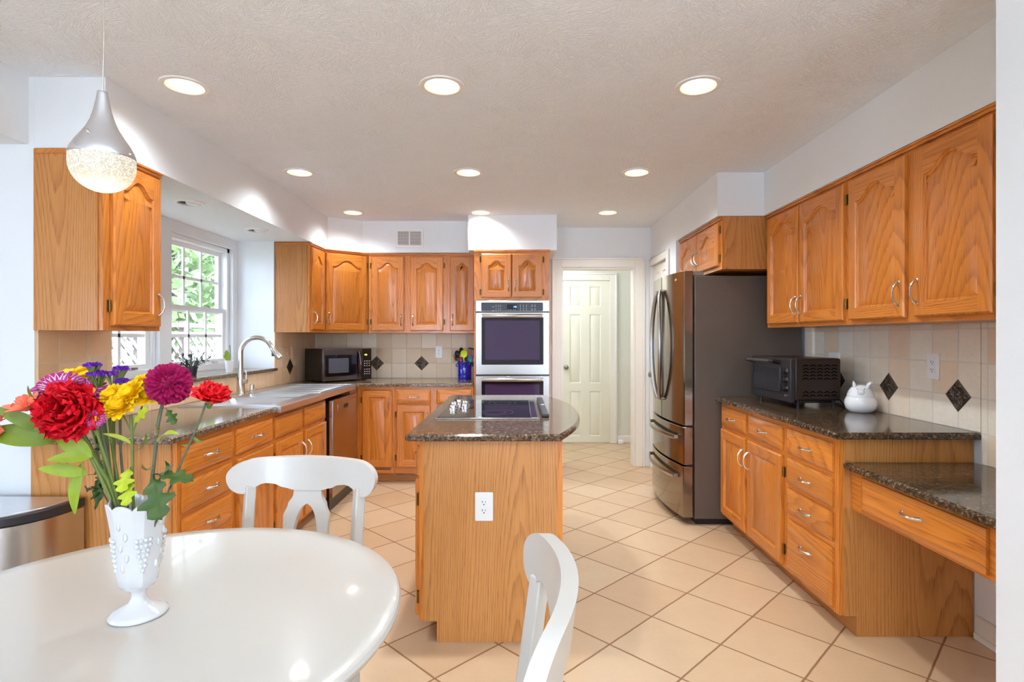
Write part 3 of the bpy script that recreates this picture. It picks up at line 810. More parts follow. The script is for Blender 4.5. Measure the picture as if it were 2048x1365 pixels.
g = MB(); g.box(.004, w - .004, -.012, .004, UT - .022, UT); g.box(.006, w - .006, -.02, 0, UT - .009, UT); g.build('top_moulding', M['oak_h'], r, bevel=.003)
add_door(r, .015, w - .017, UB + .022, UT - .035, 'l')
r = back('wall_cabinet', 'two door oak wall cabinet over the diamond tiles', -1.446, 5.355)
w = 1.446 - .690
upper(r, w, .305, UB - .002, UT, [(.032, .345, 'r'), (.405, .720, 'l')], [(0, .04), (.335, .415), (.71, w)])
r = back('wall_cabinet', 'narrow single door oak wall cabinet beside the oven tower', -.689, 5.355)
w = .689 - .406
upper(r, w, .305, UB - .002, UT, [(.028, .262, 'l')], [(0, .04), (w - .03, w)])
# right uppers
r = right('wall_cabinet', 'two door oak wall cabinet above the toaster oven', 3.752, 1.685)
upper(r, 3.752 - 2.836, .315, 1.384, 2.144, [(.030, .440, 'r'), (.455, .898, 'l')], [(0, .04), (.41, .48), (.88, .916)])
r = right('wall_cabinet', 'two door oak wall cabinet above the desk next to the white end wall', 2.835, 1.685)
upper(r, 2.835 - 1.925, .315, 1.384, 2.144, [(.030, .435, 'r'), (.493, .880, 'l')], [(0, .04), (.41, .515), (.868, .91)])
r = right('wall_cabinet', 'short two door oak cabinet above the refrigerator', 4.750, 1.388)
w = 4.750 - 3.783
carcass(r, w, .612, 1.785, 2.144, [(0, .05), (w - .05, w)], [(.001, w - .001, 1.7855, 1.82), (.001, w - .001, 2.109, 2.1435)], side_r=1, moulding=True)
add_door(r, .035, .475, 1.812, 2.11, 'r', hz=1.92); add_door(r, .49, .925, 1.812, 2.11, 'l', hz=1.92)

# ---- oven tower
OX0, OX1, OY = -.403, .281, 5.035
r = thing('oven_cabinet', 'tall oak cabinet tower around the double wall oven', 'cabinet', (OX0, OY, 0))
w = OX1 - OX0
b = MB(); b.box(0, .018, .02, .62, 0, 2.115); b.box(w - .018, w, .02, .62, 0, 2.115); b.box(.018, w - .018, .02, .62, 1.668, 2.115); b.box(.018, w - .018, .02, .62, .0, .30)
b.build('carcass', M['lam_v'], r, smooth=0)
f = MB(); f.box(0, .07, 0, .02, 1.655, 2.115, 0); f.box(w - .07, w, 0, .02, 1.655, 2.115, 0); f.box(.07, w - .07, .0004, .02, 1.655, 1.70, 1); f.box(.07, w - .07, .0004, .02, 2.07, 2.115, 1)
f.box(0, .012, 0, .02, 0.09, 1.655, 0); f.box(w - .012, w, 0, .02, .09, 1.655, 0); f.box(.012, w - .012, 0.0004, .02, .09, .30, 1)
f.build('face_frame', [M['oak_v'], M['oak_h']], r, smooth=0)
g = MB(); g.box(-.004, w + .004, -.012, .004, 2.095, 2.115); g.build('top_moulding', M['oak_h'], r, bevel=.003)
add_door(r, .068, w / 2 - .004, 1.680, 2.075, 'r', hz=1.79); add_door(r, w / 2 + .004, w - .066, 1.680, 2.075, 'l', hz=1.79)
# double oven
YO = OY - .006
r = thing('double_wall_oven', 'stainless double wall oven with a black control panel', 'oven', (0, YO, 0))
Wd = lambda z: H_
def pz(y, Y=4.99): return EYE - (y - CY) * Y / F
def px(x, Y=4.99): return (x - CX) * Y / F
x0, x1 = px(951), px(1099)
Lc = lambda x: x
b = MB(); b.box(x0 + .02, x1 - .02, .03, .55, pz(860) - .12, pz(601)); b.build('oven_body', M['charcoal'], r)
zt, zc, zb = pz(601), pz(624.5), pz(750)
b = MB(); b.box(x0, x1, -.028, .0, zc + .004, zt); b.build('control_frame', M['steel'], r, bevel=.003)
b = MB(); b.rbox(px(962.5), px(1086), pz(622.5), pz(605.5), -.032, -.027, .008); cp = b.build('control_panel', M['charcoal'], r)
b = MB(); b.box(px(1014), px(1034), -.0335, -.032, pz(621), pz(608.5)); b.build('display', plain('oven_display', srgb(6, 6, 30), .1), cp)
LT = {'0': 'abcdef', '1': 'bc', '2': 'abged', '3': 'abgcd', '4': 'fgbc', '5': 'afgcd', '6': 'afgedc', '7': 'abc', '8': 'abcdefg', '9': 'abcdfg'}
def digits(txt, x, z, h, y, mat, parent, name='display_digits'):
    b = MB(); w = h * .5; t = h * .13; cx = x
    for ch in txt:
        if ch == ':':
            b.box(cx + w * .2, cx + w * .2 + t, y, y + .0006, z + h * .25, z + h * .25 + t); b.box(cx + w * .2, cx + w * .2 + t, y, y + .0006, z + h * .65, z + h * .65 + t); cx += w * .6; continue
        seg = {'a': (cx, cx + w, z + h - t, z + h), 'd': (cx, cx + w, z, z + t), 'g': (cx, cx + w, z + h / 2 - t / 2, z + h / 2 + t / 2),
               'f': (cx, cx + t, z + h / 2, z + h), 'e': (cx, cx + t, z, z + h / 2), 'b': (cx + w - t, cx + w, z + h / 2, z + h), 'c': (cx + w - t, cx + w, z, z + h / 2)}
        for c in LT[ch]: q = seg[c]; b.box(q[0], q[1], y, y + .0006, q[2], q[3])
        cx += w * 1.45
    return b.build(name, mat, parent, smooth=0)
digits('1:08', px(1026), pz(615.5), .014, -.0345, emis('oven_digits', (.15, .35, 1, 1), 3, (0, 0, 0, 1)), cp)
b = MB()
random.seed(3)
for x_ in (992, 997, 1001):
    for y_ in (611, 614, 618, 621): b.box(px(x_) - .004, px(x_) + .004, -.0328, -.0322, pz(y_) - .0015, pz(y_) + .0015)
for x_ in (1041, 1047, 1053):
    for y_ in (610.5, 613.5, 617, 620): b.box(px(x_) - .003, px(x_) + .003, -.0328, -.0322, pz(y_) - .003, pz(y_) + .003)
for x_ in (1064, 1070):
    for y_ in (610.5, 613, 617.5, 620): b.box(px(x_) - .006, px(x_) + .006, -.0328, -.0322, pz(y_) - .0018, pz(y_) + .0018)
for x_ in (986,):
    for y_ in (614, 621.5): b.box(px(x_) - .01, px(x_) + .01, -.0328, -.0322, pz(y_) - .0015, pz(y_) + .0015)
for x_ in (1017, 1022, 1027, 1031): b.box(px(x_) - .006, px(x_) + .006, -.0344, -.0338, pz(620) - .002, pz(620) + .002)
b.build('button_marks', plain('panel_print', srgb(190, 188, 184), .5), cp, smooth=0)
def oven_door(z0, z1, gz0, gz1, zh):
    b = MB(); b.box(x0, x1, -.03, .004, z0, z1); d = b.build('oven_door', M['steel'], r, bevel=.003)
    g = MB(); g.rbox(px(963), px(1087), gz0, gz1, -.034, -.0295, .008); g.build('door_glass', M['oven_glass'], d)
    g = MB(); g.rbox(px(970), px(1079), gz0 + .045, gz1 - .06, -.0352, -.0338, .004); g.build('inner_window', plain('oven_inner_glass', srgb(66, 50, 78), .05, ior=1.4), d)
    g = MB(); n = 14
    P = [(px(965) + (px(1085) - px(965)) * k / n, -.05 - .022 * sin(pi * k / n), zh - .0) for k in range(n + 1)]
    g.tube(P, .017, 10, flat=(.55, 1.0))
    for q in (P[0], P[-1]): g.box(q[0] - .012, q[0] + .012, -.052, -.03, zh - .013, zh + .013)
    g.build('handle', M['steel'], d, smooth=50)
    return d
oven_door(zb, zc - .004, pz(730), pz(628), pz(632.5))
oven_door(.36, zb - .012, .46, pz(756), pz(759.5))
b = MB(); b.box(x0 + .002, x1 - .002, -.015, .03, zb - .013, zb - .001); b.box(x0 + .002, x1 - .002, -.015, .03, zc - .005, zc + .004); b.build('gap_strip', M['black'], r)
b = MB(); b.box(x0, x1, -.028, 0, .305, .355); b.build('lower_trim', M['steel'], r, bevel=.003)
# magnet strip thing beside tower: dark flag-shaped hook seen on the tower side
b = MB(); b.box(.2815, .288, 5.10, 5.16, 1.16, 1.42); tag(b.build('wall_thermometer', M['oak_v'], bevel=.002), 'narrow tan strip plate on the side of the oven tower', 'plate')

# ---- dishwasher
r = thing('dishwasher', 'bronze toned stainless dishwasher between the sink cabinet and the corner', 'dishwasher', (-1.40, 4.192, 0), pi / 2)
w = .605
MB().box(.003, w - .003, .03, .60, .0, .82).build('tub', M['black'], r)
MB().box(.0, w, 0, .035, .105, .842).build('door_panel', M['dw_steel'], r, bevel=.006)
b = MB(); b.rbox(.11, .50, .735, .800, -.0025, .001, .012); p = b.build('handle_recess', M['steel'], r)
MB().rbox(.25, .36, .752, .785, -.0035, -.002, .012).build('recess_shadow', M['slot'], p)
MB().box(.0, w, .06, .09, .0, .10).build('kick_plate', M['black'], r)

# ---- refrigerator
FX, FY0, FY1 = 1.222, 3.888, 4.79
FC = (FY0 + FY1) / 2
r = thing('refrigerator', 'dark stainless french door refrigerator with two lower drawers', 'refrigerator', (1.6, FC, 0))
MB().box(FX + .012, 1.985, FY0, FY1, .045, 1.752).build('cabinet_body', M['fridge_side'], r, bevel=.004, world=True)
MB().box(FX + .03, 1.97, FY0 + .03, FY1 - .03, .0, .045).build('base_grille', M['black'], r, world=True)
def bow(y, e, c): u = (y - FC) / (FY1 - FY0) * 2; return e - c * (1 - u * u)
def fdoor(name, ya, yb, z0, z1, e=1.160, c=.045, mat=None):
    n = 14; ys = [ya + (yb - ya) * k / n for k in range(n + 1)]
    poly = [(FX, yb), (FX, ya), (e + .006, ya)] + [(bow(y, e, c), y) for y in [ya + .006] + ys[1:-1] + [yb - .006]] + [(e + .006, yb)] if True else 0
    return MB().prism(poly, z0, z1).build(name, mat or M['black_steel'], r, bevel=.003, smooth=30, world=True)
YS = 4.325
fdoor('door', FY0, YS - .002, .700, 1.787)
fdoor('door', YS + .002, FY1, .700, 1.787)
for z0, z1, e in ((.425, .688, 1.157), (.055, .412, 1.154)):
    d = fdoor('freezer_drawer', FY0, FY1, z0, z1, e, .052)
    zt = z1 - .022
    # recessed pull: dark scoop line and bright bar
    b = MB(); n = 18; ya, yb = FY0 + .09, FY1 - .06
    P = [(bow(ya + (yb - ya) * k / n, e, .052) - .022 - .016 * sin(pi * k / n), ya + (yb - ya) * k / n, z1 - .080 + .0 * k) for k in range(n + 1)]
    b.tube(P, .018, 10, flat=(.45, 1.0))
    for q in (P[0], P[-1]): b.box(q[0] - .003, q[0] + .035, q[1] - .008, q[1] + .008, q[2] - .012, q[2] + .012)
    o = b.build('handle', M['steel'], d, smooth=50); o.location = (-r.location[0], -r.location[1], 0)
b = MB(); b.box(FX - .03, FX + .012, FY0 + .01, FY1 - .01, .688, .700); b.box(FX - .03, FX + .012, FY0 + .01, FY1 - .01, .412, .425); b.build('gasket', M['black'], r, world=True)
def hand(s, yend, ymid, xm):
    b = MB(); n = 22; P = []
    for k in range(n + 1):
        u = -1 + 2 * k / n; q = 1 - u * u
        y = yend + (ymid - yend) * q; x = bow(y, 1.160, .045) - .022 - xm * q ** .6
        P.append((x, y, 1.262 + .415 * u))
    b.tube(P, .0135, 12, flat=(1, 1.25))
    for q in (P[0], P[-1]): b.tube([(q[0] + .03, q[1], q[2]), (q[0], q[1], q[2])], .012, 10)
    o = b.build('handle', M['steel'], r, smooth=60, world=True)
hand(1, YS - .03, YS - .13, .03); hand(-1, YS + .03, YS + .11, .03)
b = MB(); b.box(bow(4.62, 1.16, .045) - .002, bow(4.62, 1.16, .045) + .03, 4.50, 4.73, .94, 1.30); b.build('water_dispenser', plain('dispenser_grey', srgb(170, 180, 196), .25), r, bevel=.004, world=True)
b = MB(); b.box(1.165, 1.30, FY0 + .004, FY0 + .09, 1.752, 1.785); b.box(1.165, 1.30, FY1 - .09, FY1 - .004, 1.752, 1.785); b.build('hinge_cover', plain('hinge_grey', srgb(120, 108, 98), .4), r, bevel=.004, world=True)
# round badge
yb_ = 4.02; xb = bow(yb_, 1.16, .045)
b = MB(); b.tube([(xb + .001, yb_, 1.735), (xb - .002, yb_, 1.735)], .009, 20); b.build('logo', plain('badge_print', srgb(216, 170, 150), .4), r, world=True)
def text(txt, size, loc, rot, mat, parent, name, ext=.0004):
    cu = bpy.data.curves.new(name, 'FONT'); cu.body = txt; cu.size = size; cu.extrude = ext; cu.align_x = 'CENTER'
    cu.resolution_u = 2
    o = bpy.data.objects.new(name, cu); COL.objects.link(o)
    me = bpy.data.meshes.new_from_object(o.evaluated_get(bpy.context.evaluated_depsgraph_get()))
    bpy.data.objects.remove(o)
    m = bpy.data.objects.new(name, me); COL.objects.link(m); me.materials.clear(); me.materials.append(mat)
    m.location = loc; m.rotation_euler = rot; m.parent = parent
    return m
text('LG', .016, (xb - .002 - r.location[0], yb_ - .024 - r.location[1], 1.7295), (pi / 2, 0, -pi / 2), M['badge'] if 'badge' in M else plain('badge_text', srgb(216, 170, 150), .4), r, 'logo_lettering')

# ---- microwave
th = radians(47)
r = thing('microwave', 'black stainless countertop microwave set diagonally in the corner', 'microwave', (-1.77, 5.01, TOP), th)
z0, z1 = .014, .306; w = .5
MB().box(0, w, .012, .34, z0, z1).build('microwave_body', M['black'], r, bevel=.004)
for fx, fy in ((.04, .05), (w - .04, .05), (.04, .30), (w - .04, .30)): MB().tube([(fx, fy, 0), (fx, fy, z0)], .014, 10).build('foot', M['black'], r)
ms = plain('microwave_steel', srgb(120, 110, 106), .25, 1)
d = MB().box(.0, .395, -.010, .012, z0, z1).build('door', ms, r, bevel=.003)
MB().rbox(.02, .345, .055, z1 - .055, -.0125, -.009, .012).build('door_glass', M['black_glass'], d)
MB().rbox(.055, .255, .085, z1 - .085, -.0135, -.0118, .004).build('inner_window', plain('microwave_mesh', srgb(84, 84, 92), .15, coat=.6), d)
b = MB(); n = 12
P = [(.362 + .004 * sin(pi * k / n), -.022 - .020 * sin(pi * k / n), z0 + .028 + (z1 - z0 - .056) * k / n) for k in range(n + 1)]
b.tube(P, .011, 10); 
for q in (P[0], P[-1]): b.tube([(q[0], -.009, q[2]), q], .010, 8)
b.build('handle', plain('microwave_handle', srgb(92, 82, 82), .15, 1), d, smooth=50)
p = MB().box(.397, w, -.010, .012, z0, z1).build('control_panel', M['black_glass'], r, bevel=.003)
b = MB()
for i in range(3):
    for j in range(6): b.box(.418 + i * .025, .431 + i * .025, -.0112, -.0103, .06 + j * .022 + (.012 if j > 2 else 0), .068 + j * .022 + (.012 if j > 2 else 0))
b.build('keypad', plain('keypad_print', srgb(170, 168, 164), .5), p, smooth=0)
digits('1:00', .418, z1 - .066, .014, -.0118, emis('microwave_digits', (.55, .8, .15, 1), 2.0, (0, 0, 0, 1)), p)

# ---- toaster oven (long side toward the camera, door toward the room)
r = thing('toaster_oven', 'dark toaster oven with a steel handle and chevron vents on its side', 'toaster oven', (1.585, 3.205, TOP), radians(2))
D, Wt, z0, z1 = .285, .50, .045, .292
MB().box(0.012, D, 0, Wt, z0, z1).build('toaster_body', M['toaster'], r, bevel=.012, seg=3)
fr = MB().box(-.012, .014, .004, Wt - .004, z0 - .01, z1 - .004).build('front_panel', M['charcoal'], r, bevel=.004)
def yz(b, y0, y1, z0_, z1_, xa, xb, m=0): b.box(xa, xb, y0, y1, z0_, z1_, m); return b
g = yz(MB(), .115, Wt - .03, .085, z1 - .05, -.018, -.010).build('door', M['charcoal'], r, bevel=.003)
yz(MB(), .14, Wt - .055, .105, z1 - .068, -.0195, -.017).build('door_glass', plain('toaster_glass', srgb(34, 34, 38), .08, coat=.6), g)
b = MB(); b.tube([(-.058, .15, z1 - .02), (-.058, Wt - .04, z1 - .02)], .010, 12)
b.tube([(-.058, .15, z1 - .02), (-.058, .125, z1 - .02), (-.018, .125, z1 - .03)], .012, 10, m=1); b.tube([(-.058, Wt - .04, z1 - .02), (-.058, Wt - .02, z1 - .02), (-.018, Wt - .03, z1 - .03)], .012, 10, m=1)
b.build('handle', [M['nickel'], M['black']], g, smooth=50)
for kz in (.215, .165, .115):
    b = MB(); b.tube([(-.012, .055, kz), (-.016, .055, kz), (-.034, .055, kz), (-.036, .055, kz)], [.024, .021, .018, .015], 18); b.box(-.038, -.034, .052, .058, kz - .017, kz + .017)
    b.build('knob', M['black'], r)
b = MB(); b.tube([(-.012, .055, .072), (-.018, .055, .072)], .008, 12); b.build('switch_button', M['nickel'], r)
b = MB()
for row in (.250, .231, .212, .193, .174, .096, .077):
    for c in range(5):
        xc = .075 + c * .042
        for s in (-1, 1):
            pa, pb = (xc - .017 * s * (1 if s > 0 else 1), row - .004), (xc, row + .005)
            xx0, xx1 = (xc - .017, xc) if s > 0 else (xc, xc + .017)
            za, zb2 = (row - .004, row + .004) if s > 0 else (row + .004, row - .004)
            b.add([(xx0, -.0012, za - .0028), (xx1, -.0012, zb2 - .0028), (xx1, -.0012, zb2 + .0028), (xx0, -.0012, za + .0028),
                   (xx0, .002, za - .0028), (xx1, .002, zb2 - .0028), (xx1, .002, zb2 + .0028), (xx0, .002, za + .0028)],
                  [(0, 1, 2, 3), (4, 7, 6, 5), (0, 4, 5, 1), (3, 2, 6, 7), (0, 3, 7, 4), (1, 5, 6, 2)])
b.build('side_vents', plain('vent_black', srgb(6, 4, 4), .9, spec=0), r, smooth=0)
for fx, fy in ((.04, .02), (.25, .02), (.04, Wt - .03), (.25, Wt - .03)): MB().tube([(fx, fy, 0), (fx, fy, z0)], [.009, .009], 10).build('leg', M['black'], r)
MB().box(.03, .27, .03, Wt - .03, .03, .044).build('crumb_tray', M['black'], r)
b = MB(); b.tube([(1.872, 3.45, 1.0), (1.91, 3.42, .985), (1.93, 3.36, .96), (1.94, 3.30, .915), (1.93, 3.28, .911), (1.95, 3.36, .911), (1.975, 3.47, .912), (1.985, 3.50, 1.0), (1.992, 3.515, 1.13)], .0035, 8)
tag(b.build('power_cord', M['black'], smooth=60), 'black power cord looping behind the toaster oven', 'cord')

# ---- pig jar
r = thing('pig_cookie_jar', 'white ceramic pig shaped jar with a lid on the dark counter', 'jar', (1.895, 3.075, TOP), radians(-30))
pr = [(.045, 0), (.06, .004), (.074, .022), (.080, .045), (.078, .066), (.070, .082), (.0655, .088)]
MB().lathe(pr, seg=40).build('jar_bowl', M['white_china'], r, smooth=60)
pr = [(.067, .089), (.066, .098), (.058, .118), (.045, .136), (.028, .147), (.012, .1505), (0, .151)]
lid = MB().lathe(pr, seg=40).build('jar_lid', M['white_china'], r, smooth=60)
b = MB(); b.tube([(0, -.050, .112), (0, -.064, .110), (0, -.066, .110)], [.019, .016, .012], 20); b.build('snout', M['white_china'], lid, smooth=50)
b = MB()
for s in (-1, 1): b.lathe([(0, -.003), (.0032, 0), (0, .003)], (s * .017, -.048, .131), 10)
b.build('eyes', M['slot'], lid)
for s in (-1, 1):
    b = MB(); b.tube([(s * .028, -.015, .130), (s * .038, -.018, .155), (s * .050, -.026, .168)] if s > 0 else [(s * .026, -.015, .132), (s * .032, -.020, .156), (s * .034, -.022, .172)], [.020, .018, .004] if s < 0 else [.018, .022, .014], 14, flat=(1, .5))
    b.build('ear', M['white_china'], lid, smooth=60)

# ---- utensil crock
r = thing('utensil_crock', 'cobalt blue ceramic crock of cooking utensils beside the oven', 'crock', (-.53, 5.46, TOP))
pr = [(.064, 0), (.0675, .004), (.0675, .020), (.069, .022), (.0675, .024), (.0675, .032), (.069, .034), (.0675, .036), (.0675, .044), (.069, .046), (.0675, .048), (.067, .150), (.070, .158), (.070, .176), (.064, .178), (.061, .172), (.060, .02), (0, .018)]
MB().lathe(pr, seg=36).build('crock_body', M['blue_china'], r, smooth=40)
for s in (-1, 1):
    b = MB(); n = 8
    b.tube([(s * (.068 + .015 * sin(pi * k / n)), -.01, .125 + .03 * k / n) for k in range(n + 1)], .006, 8); b.build('lug', M['blue_china'], r, smooth=60)
def utensil(name, label, base, top, col, head, hmat=None):
    B, Tp = Vector(base), Vector(top); t = (Tp - B).normalized()
    mt = hmat or plain(name + '_silicone', col, .35)
    r = thing(name, label, 'utensil', (-.53 + base[0], 5.46 + base[1], TOP + base[2]))
    r['group'] = 'utensils in the blue crock'
    b = MB(); b.tube([Vector((0, 0, 0)), Tp - B], .0055, 10); b.build('stem', mt, r, smooth=60)
    hb = MB(); head(hb, Tp - B, t); hb.build('head', mt, r, smooth=50)
def ell(b, c, t, w, l, th=.006, seg=20, m=0):
    """flat oval blade facing -Y"""
    side = Vector((t.z, 0, -t.x)).normalized(); up = t; n = Vector((0, -1, 0))
    vs = []; rings = 5
    for i in range(rings + 1):
        f = i / rings; rr = sin(f * pi / 2) if i < rings else 1
        for k in range(seg):
            a = 2 * pi * k / seg
            vs.append(c + side * w * rr * cos(a) + up * (l + l * rr * sin(a)) + n * (-th * (1 - rr * rr) * 1.5))
    fs = [(i * seg + k, i * seg + (k + 1) % seg, (i + 1) * seg + (k + 1) % seg, (i + 1) * seg + k) for i in range(rings) for k in range(seg)]
    b.add(vs, fs, m); b.add([v + n * (-.004) for v in vs], [f[::-1] for f in fs], m)
    rim = vs[-seg:]; b.add(rim + [v + n * (-.004) for v in rim], [(k, (k + 1) % seg, seg + (k + 1) % seg, seg + k) for k in range(seg)], m)
utensil('spoon', 'lime green slotted spoon in the blue crock', (0, -.02, .03), (-.003, -.035, .215), srgb(196, 214, 16), lambda b, c, t: ell(b, c, t, .034, .037))
utensil('spoon', 'black spoon standing behind the green one', (-.01, .01, .03), (-.028, .005, .235), srgb(20, 20, 22), lambda b, c, t: ell(b, c, t, .024, .040))
utensil('ladle', 'black ladle leaning beside the pasta server', (-.02, 0, .03), (-.062, -.005, .215), srgb(24, 24, 26), lambda b, c, t: ell(b, c, t, .026, .036))
def pasta(b, c, t):
    ell(b, c, t, .024, .032)
    for k in range(6):
        q = c + t * (.002 + .011 * k) + Vector((-.018, -.006, 0)); b.tube([q, q + Vector((-.016, -.012, .004))], [.0035, .002], 6)
utensil('pasta_server', 'black toothed pasta server at the outer edge of the crock', (-.03, -.02, .03), (-.060, -.035, .180), srgb(22, 24, 24), pasta)
def turner(b, c, t):
    side = Vector((t.z, 0, -t.x)).normalized()
    for s in (-1, -.5, 0, .5, 1):
        b.box(0, 0, 0, 0, 0, 0) if 0 else None
        o = c + side * s * .034; e = o + t * .075
        b.tube([o, e], .0045, 6, flat=(1, .6))
    b.tube([c - side * .038, c + side * .038], .007, 8); b.tube([c - side * .036 + t * .078, c + side * .036 + t * .078], .008, 8)
utensil('slotted_turner', 'black slotted turner rising at the oven side of the crock', (.02, .0, .03), (.058, .01, .225), srgb(16, 16, 18), turner)
def blade(b, c, t):
    side = Vector((t.z, 0, -t.x)).normalized(); n = Vector((0, .006, 0))
    pts = [c - side * .022, c + side * .022, c + side * .034 + t * .06, c + side * .026 + t * .07, c - side * .034 + t * .066]
    b.add(pts + [p + n for p in pts], [(0, 1, 2, 3, 4), (9, 8, 7, 6, 5)] + [(i, (i + 1) % 5, 5 + (i + 1) % 5, 5 + i) for i in range(5)])
utensil('spatula', 'purple spatula blade in front of the slotted turner', (.01, -.02, .03), (.052, -.028, .185), srgb(110, 14, 84), blade)
utensil('spatula', 'teal spoon spatula leaning to the oven side', (.02, -.03, .03), (.050, -.045, .165), srgb(20, 150, 160), lambda b, c, t: ell(b, c, t, .020, .032))
utensil('spatula', 'red handled tool low between the black spoons', (-.015, -.03, .03), (-.035, -.045, .180), srgb(190, 20, 28), lambda b, c, t: ell(b, c, t, .012, .020))

# ---- outlets
def plate(name, label, pos, axis, w=.072, h=.118, kind='duplex', mat='plate'):
    """axis: b on back wall, r right wall, l left wall, i island end panel"""
    root = thing(name, label, 'outlet' if kind == 'duplex' else 'switch', pos, {'b': 0, 'i': 0, 'r': -pi / 2, 'l': pi / 2}[axis])
    MB().rbox(-w / 2, w / 2, -h / 2, h / 2, -.006, 0, .005).build('cover_plate', M[mat], root, bevel=.0015)
    ins = MB().rbox(-w * .26, w * .26, -h * .29, h * .29, -.0085, -.005, .003).build('insert', M[mat], root)
    if kind == 'duplex':
        b = MB()
        for s in (-1, 1):
            zc = s * h * .145
            b.box(-.0085, -.0060, -.0092, -.008, zc - .001, zc + .008); b.box(.0055, .0075, -.0092, -.008, zc - .001, zc + .007)
            b.tube([(0, -.008, zc - .008), (0, -.0092, zc - .008)], .0028, 8)
        b.build('slots', M['slot'], ins, smooth=0)
    else:
        MB().box(-.006, .006, -.013, -.008, -.012, .012).build('toggle', M[mat], ins, bevel=.002)
    return root
plate('outlet', 'white outlet on the wooden end of the island', (-.149, 2.402, .588), 'i', .078, .124)
plate('outlet', 'white outlet on the tile between the crock and the diamonds', (-.812, YB - T, 1.170), 'b', .066, .118)
plate('outlet', 'white outlet on the pale tile between two diamonds behind the desk', (XR - T, 2.675, 1.180), 'r', .078, .126)
plate('outlet', 'white outlet peeking out above the toaster oven', (XR - T, 3.515, 1.165), 'r', .12, .118)
plate('light_switch', 'almond switch nearest the window on the tile over the sink counter', (XL + T, 4.955, 1.172), 'l', .112, .118, 'sw', 'almond')
plate('light_switch', 'almond switch toward the microwave on the tile over the sink counter', (XL + T, 5.115, 1.172), 'l', .112, .118, 'sw', 'almond')
plate('light_switch', 'almond plate on the tile behind the bouquet', (XL + T, 2.73, 1.172), 'l', .112, .118, 'blank', 'almond')
plate('light_switch', 'cream switch on the wall between oven tower and doorway', (.362 - .04, YB, 1.19), 'b', .07, .118, 'sw')

# ---- air vent on the soffit
r = thing('air_vent', 'white air vent grille on the soffit over the back cabinets', 'vent', (px(819, 5.345), 5.345, EYE + (675 - 477) * 5.345 / F))
w, h = .268, .18
b = MB()
for q in ((-w / 2, w / 2, -h / 2, -h / 2 + .022), (-w / 2, w / 2, h / 2 - .022, h / 2), (-w / 2, -w / 2 + .022, -h / 2 + .022, h / 2 - .022), (w / 2 - .022, w / 2, -h / 2 + .022, h / 2 - .022), (-.006, .006, -h / 2 + .022, h / 2 - .022)):
    b.box(q[0], q[1], -.008, 0, q[2], q[3])
b.build('frame', M['plate'], r, bevel=.002)
MB().box(-w / 2 + .02, w / 2 - .02, -.002, 0, -h / 2 + .02, h / 2 - .02).build('duct_opening', plain('vent_shadow', srgb(96, 84, 70), .7), r)
b = MB()
for k in range(11): z = -h / 2 + .028 + k * .0124; b.box(-w / 2 + .022, w / 2 - .022, -.006, -.003, z - .0022, z + .0022)
for k in range(9):
    for s in (-1, 1): x = s * (.014 + k * .0115); b.box(x - .001, x + .001, -.0055, -.0025, -h / 2 + .022, h / 2 - .022)
b.build('louvre', M['plate'], r, smooth=0)
# ================================================================ sink, faucet
r = thing('kitchen_sink', 'stainless double bowl sink with a drainboard and steel front rim', 'sink', (-1.72, 4.04, 0))
b = MB()
xa, xb, ya, yb = -2.017, -1.414, 3.290, 4.806; zt = .913
B1 = (-1.93, -1.50, 3.36, 3.735); B2 = (-1.93, -1.50, 3.785, 4.005)
xs = [xa, -1.93, -1.50, xb]; ys = [ya, B1[2], B1[3], B2[2], B2[3], yb]
for i in range(3):
    for j in range(5):
        if i == 1 and j in (1, 3): continue
        b.add([(xs[i], ys[j], zt), (xs[i + 1], ys[j], zt), (xs[i + 1], ys[j + 1], zt), (xs[i], ys[j + 1], zt)], [(0, 1, 2, 3)])
# rolled edge and apron
b.add([(xb, ya, zt), (xb, yb, zt), (xb + .006, yb, zt - .006), (xb + .006, ya, zt - .006), (xb + .006, yb, .872), (xb + .006, ya, .872)], [(0, 1, 2, 3), (3, 2, 4, 5)])
b.add([(xa, ya, zt), (xb, ya, zt), (xb + .006, ya, zt - .006), (xb + .006, ya, .872), (xa, ya, .905)], [(0, 1, 2, 3, 4)])
b.add([(xa, yb, zt), (xb, yb, zt), (xb + .006, yb, zt - .006), (xb + .006, yb, .872), (xa, yb, .905)], [(0, 4, 3, 2, 1)])
b.build('rim', M['bs_steel'], r, smooth=20, world=True)
for k, (x0_, x1_, y0_, y1_) in enumerate((B1, B2)):
    q = MB(); dep = (.185, .12)[k]; rr = .05
    def ring(ins, z, rad):
        return [(p[0], p[1], z) for p in rrect(x0_ + ins, x1_ - ins, y0_ + ins, y1_ - ins, rad, 6)]
    Ls = [ring(-.001, zt + .0, .002), ring(0, zt - .004, .03), ring(.008, zt - .03, .045), ring(.012, zt - dep + .03, .05), ring(.035, zt - dep, .05)]
    n = len(Ls[0])
    for A, Bq in zip(Ls[:-1], Ls[1:]): q.add(A + Bq, [(i, (i + 1) % n, n + (i + 1) % n, n + i) for i in range(n)])
    q.add(Ls[-1], [tuple(range(n))])
    bw = q.build('basin', M['bs_steel'], r, smooth=50, world=True)
    c = ((x0_ + x1_) / 2, (y0_ + y1_) / 2, zt - dep)
    q = MB(); q.tube([(c[0], c[1], c[2]), (c[0], c[1], c[2] + .003)], .042, 24); o = q.build('drain', M['chrome'], bw); o.location = (-r.location[0], -r.location[1], 0)
b = MB()
for k in range(12): y = 4.07 + k * .055; b.box(-1.95, -1.47, y, y + .008, zt, zt + .0018)
b.box(-1.97, -1.44, 4.035, 4.04, zt, zt + .004); b.box(-1.97, -1.44, 4.775, 4.785, zt, zt + .004)
b.build('drainboard_ribs', M['bs_steel'], r, world=True, bevel=.001)
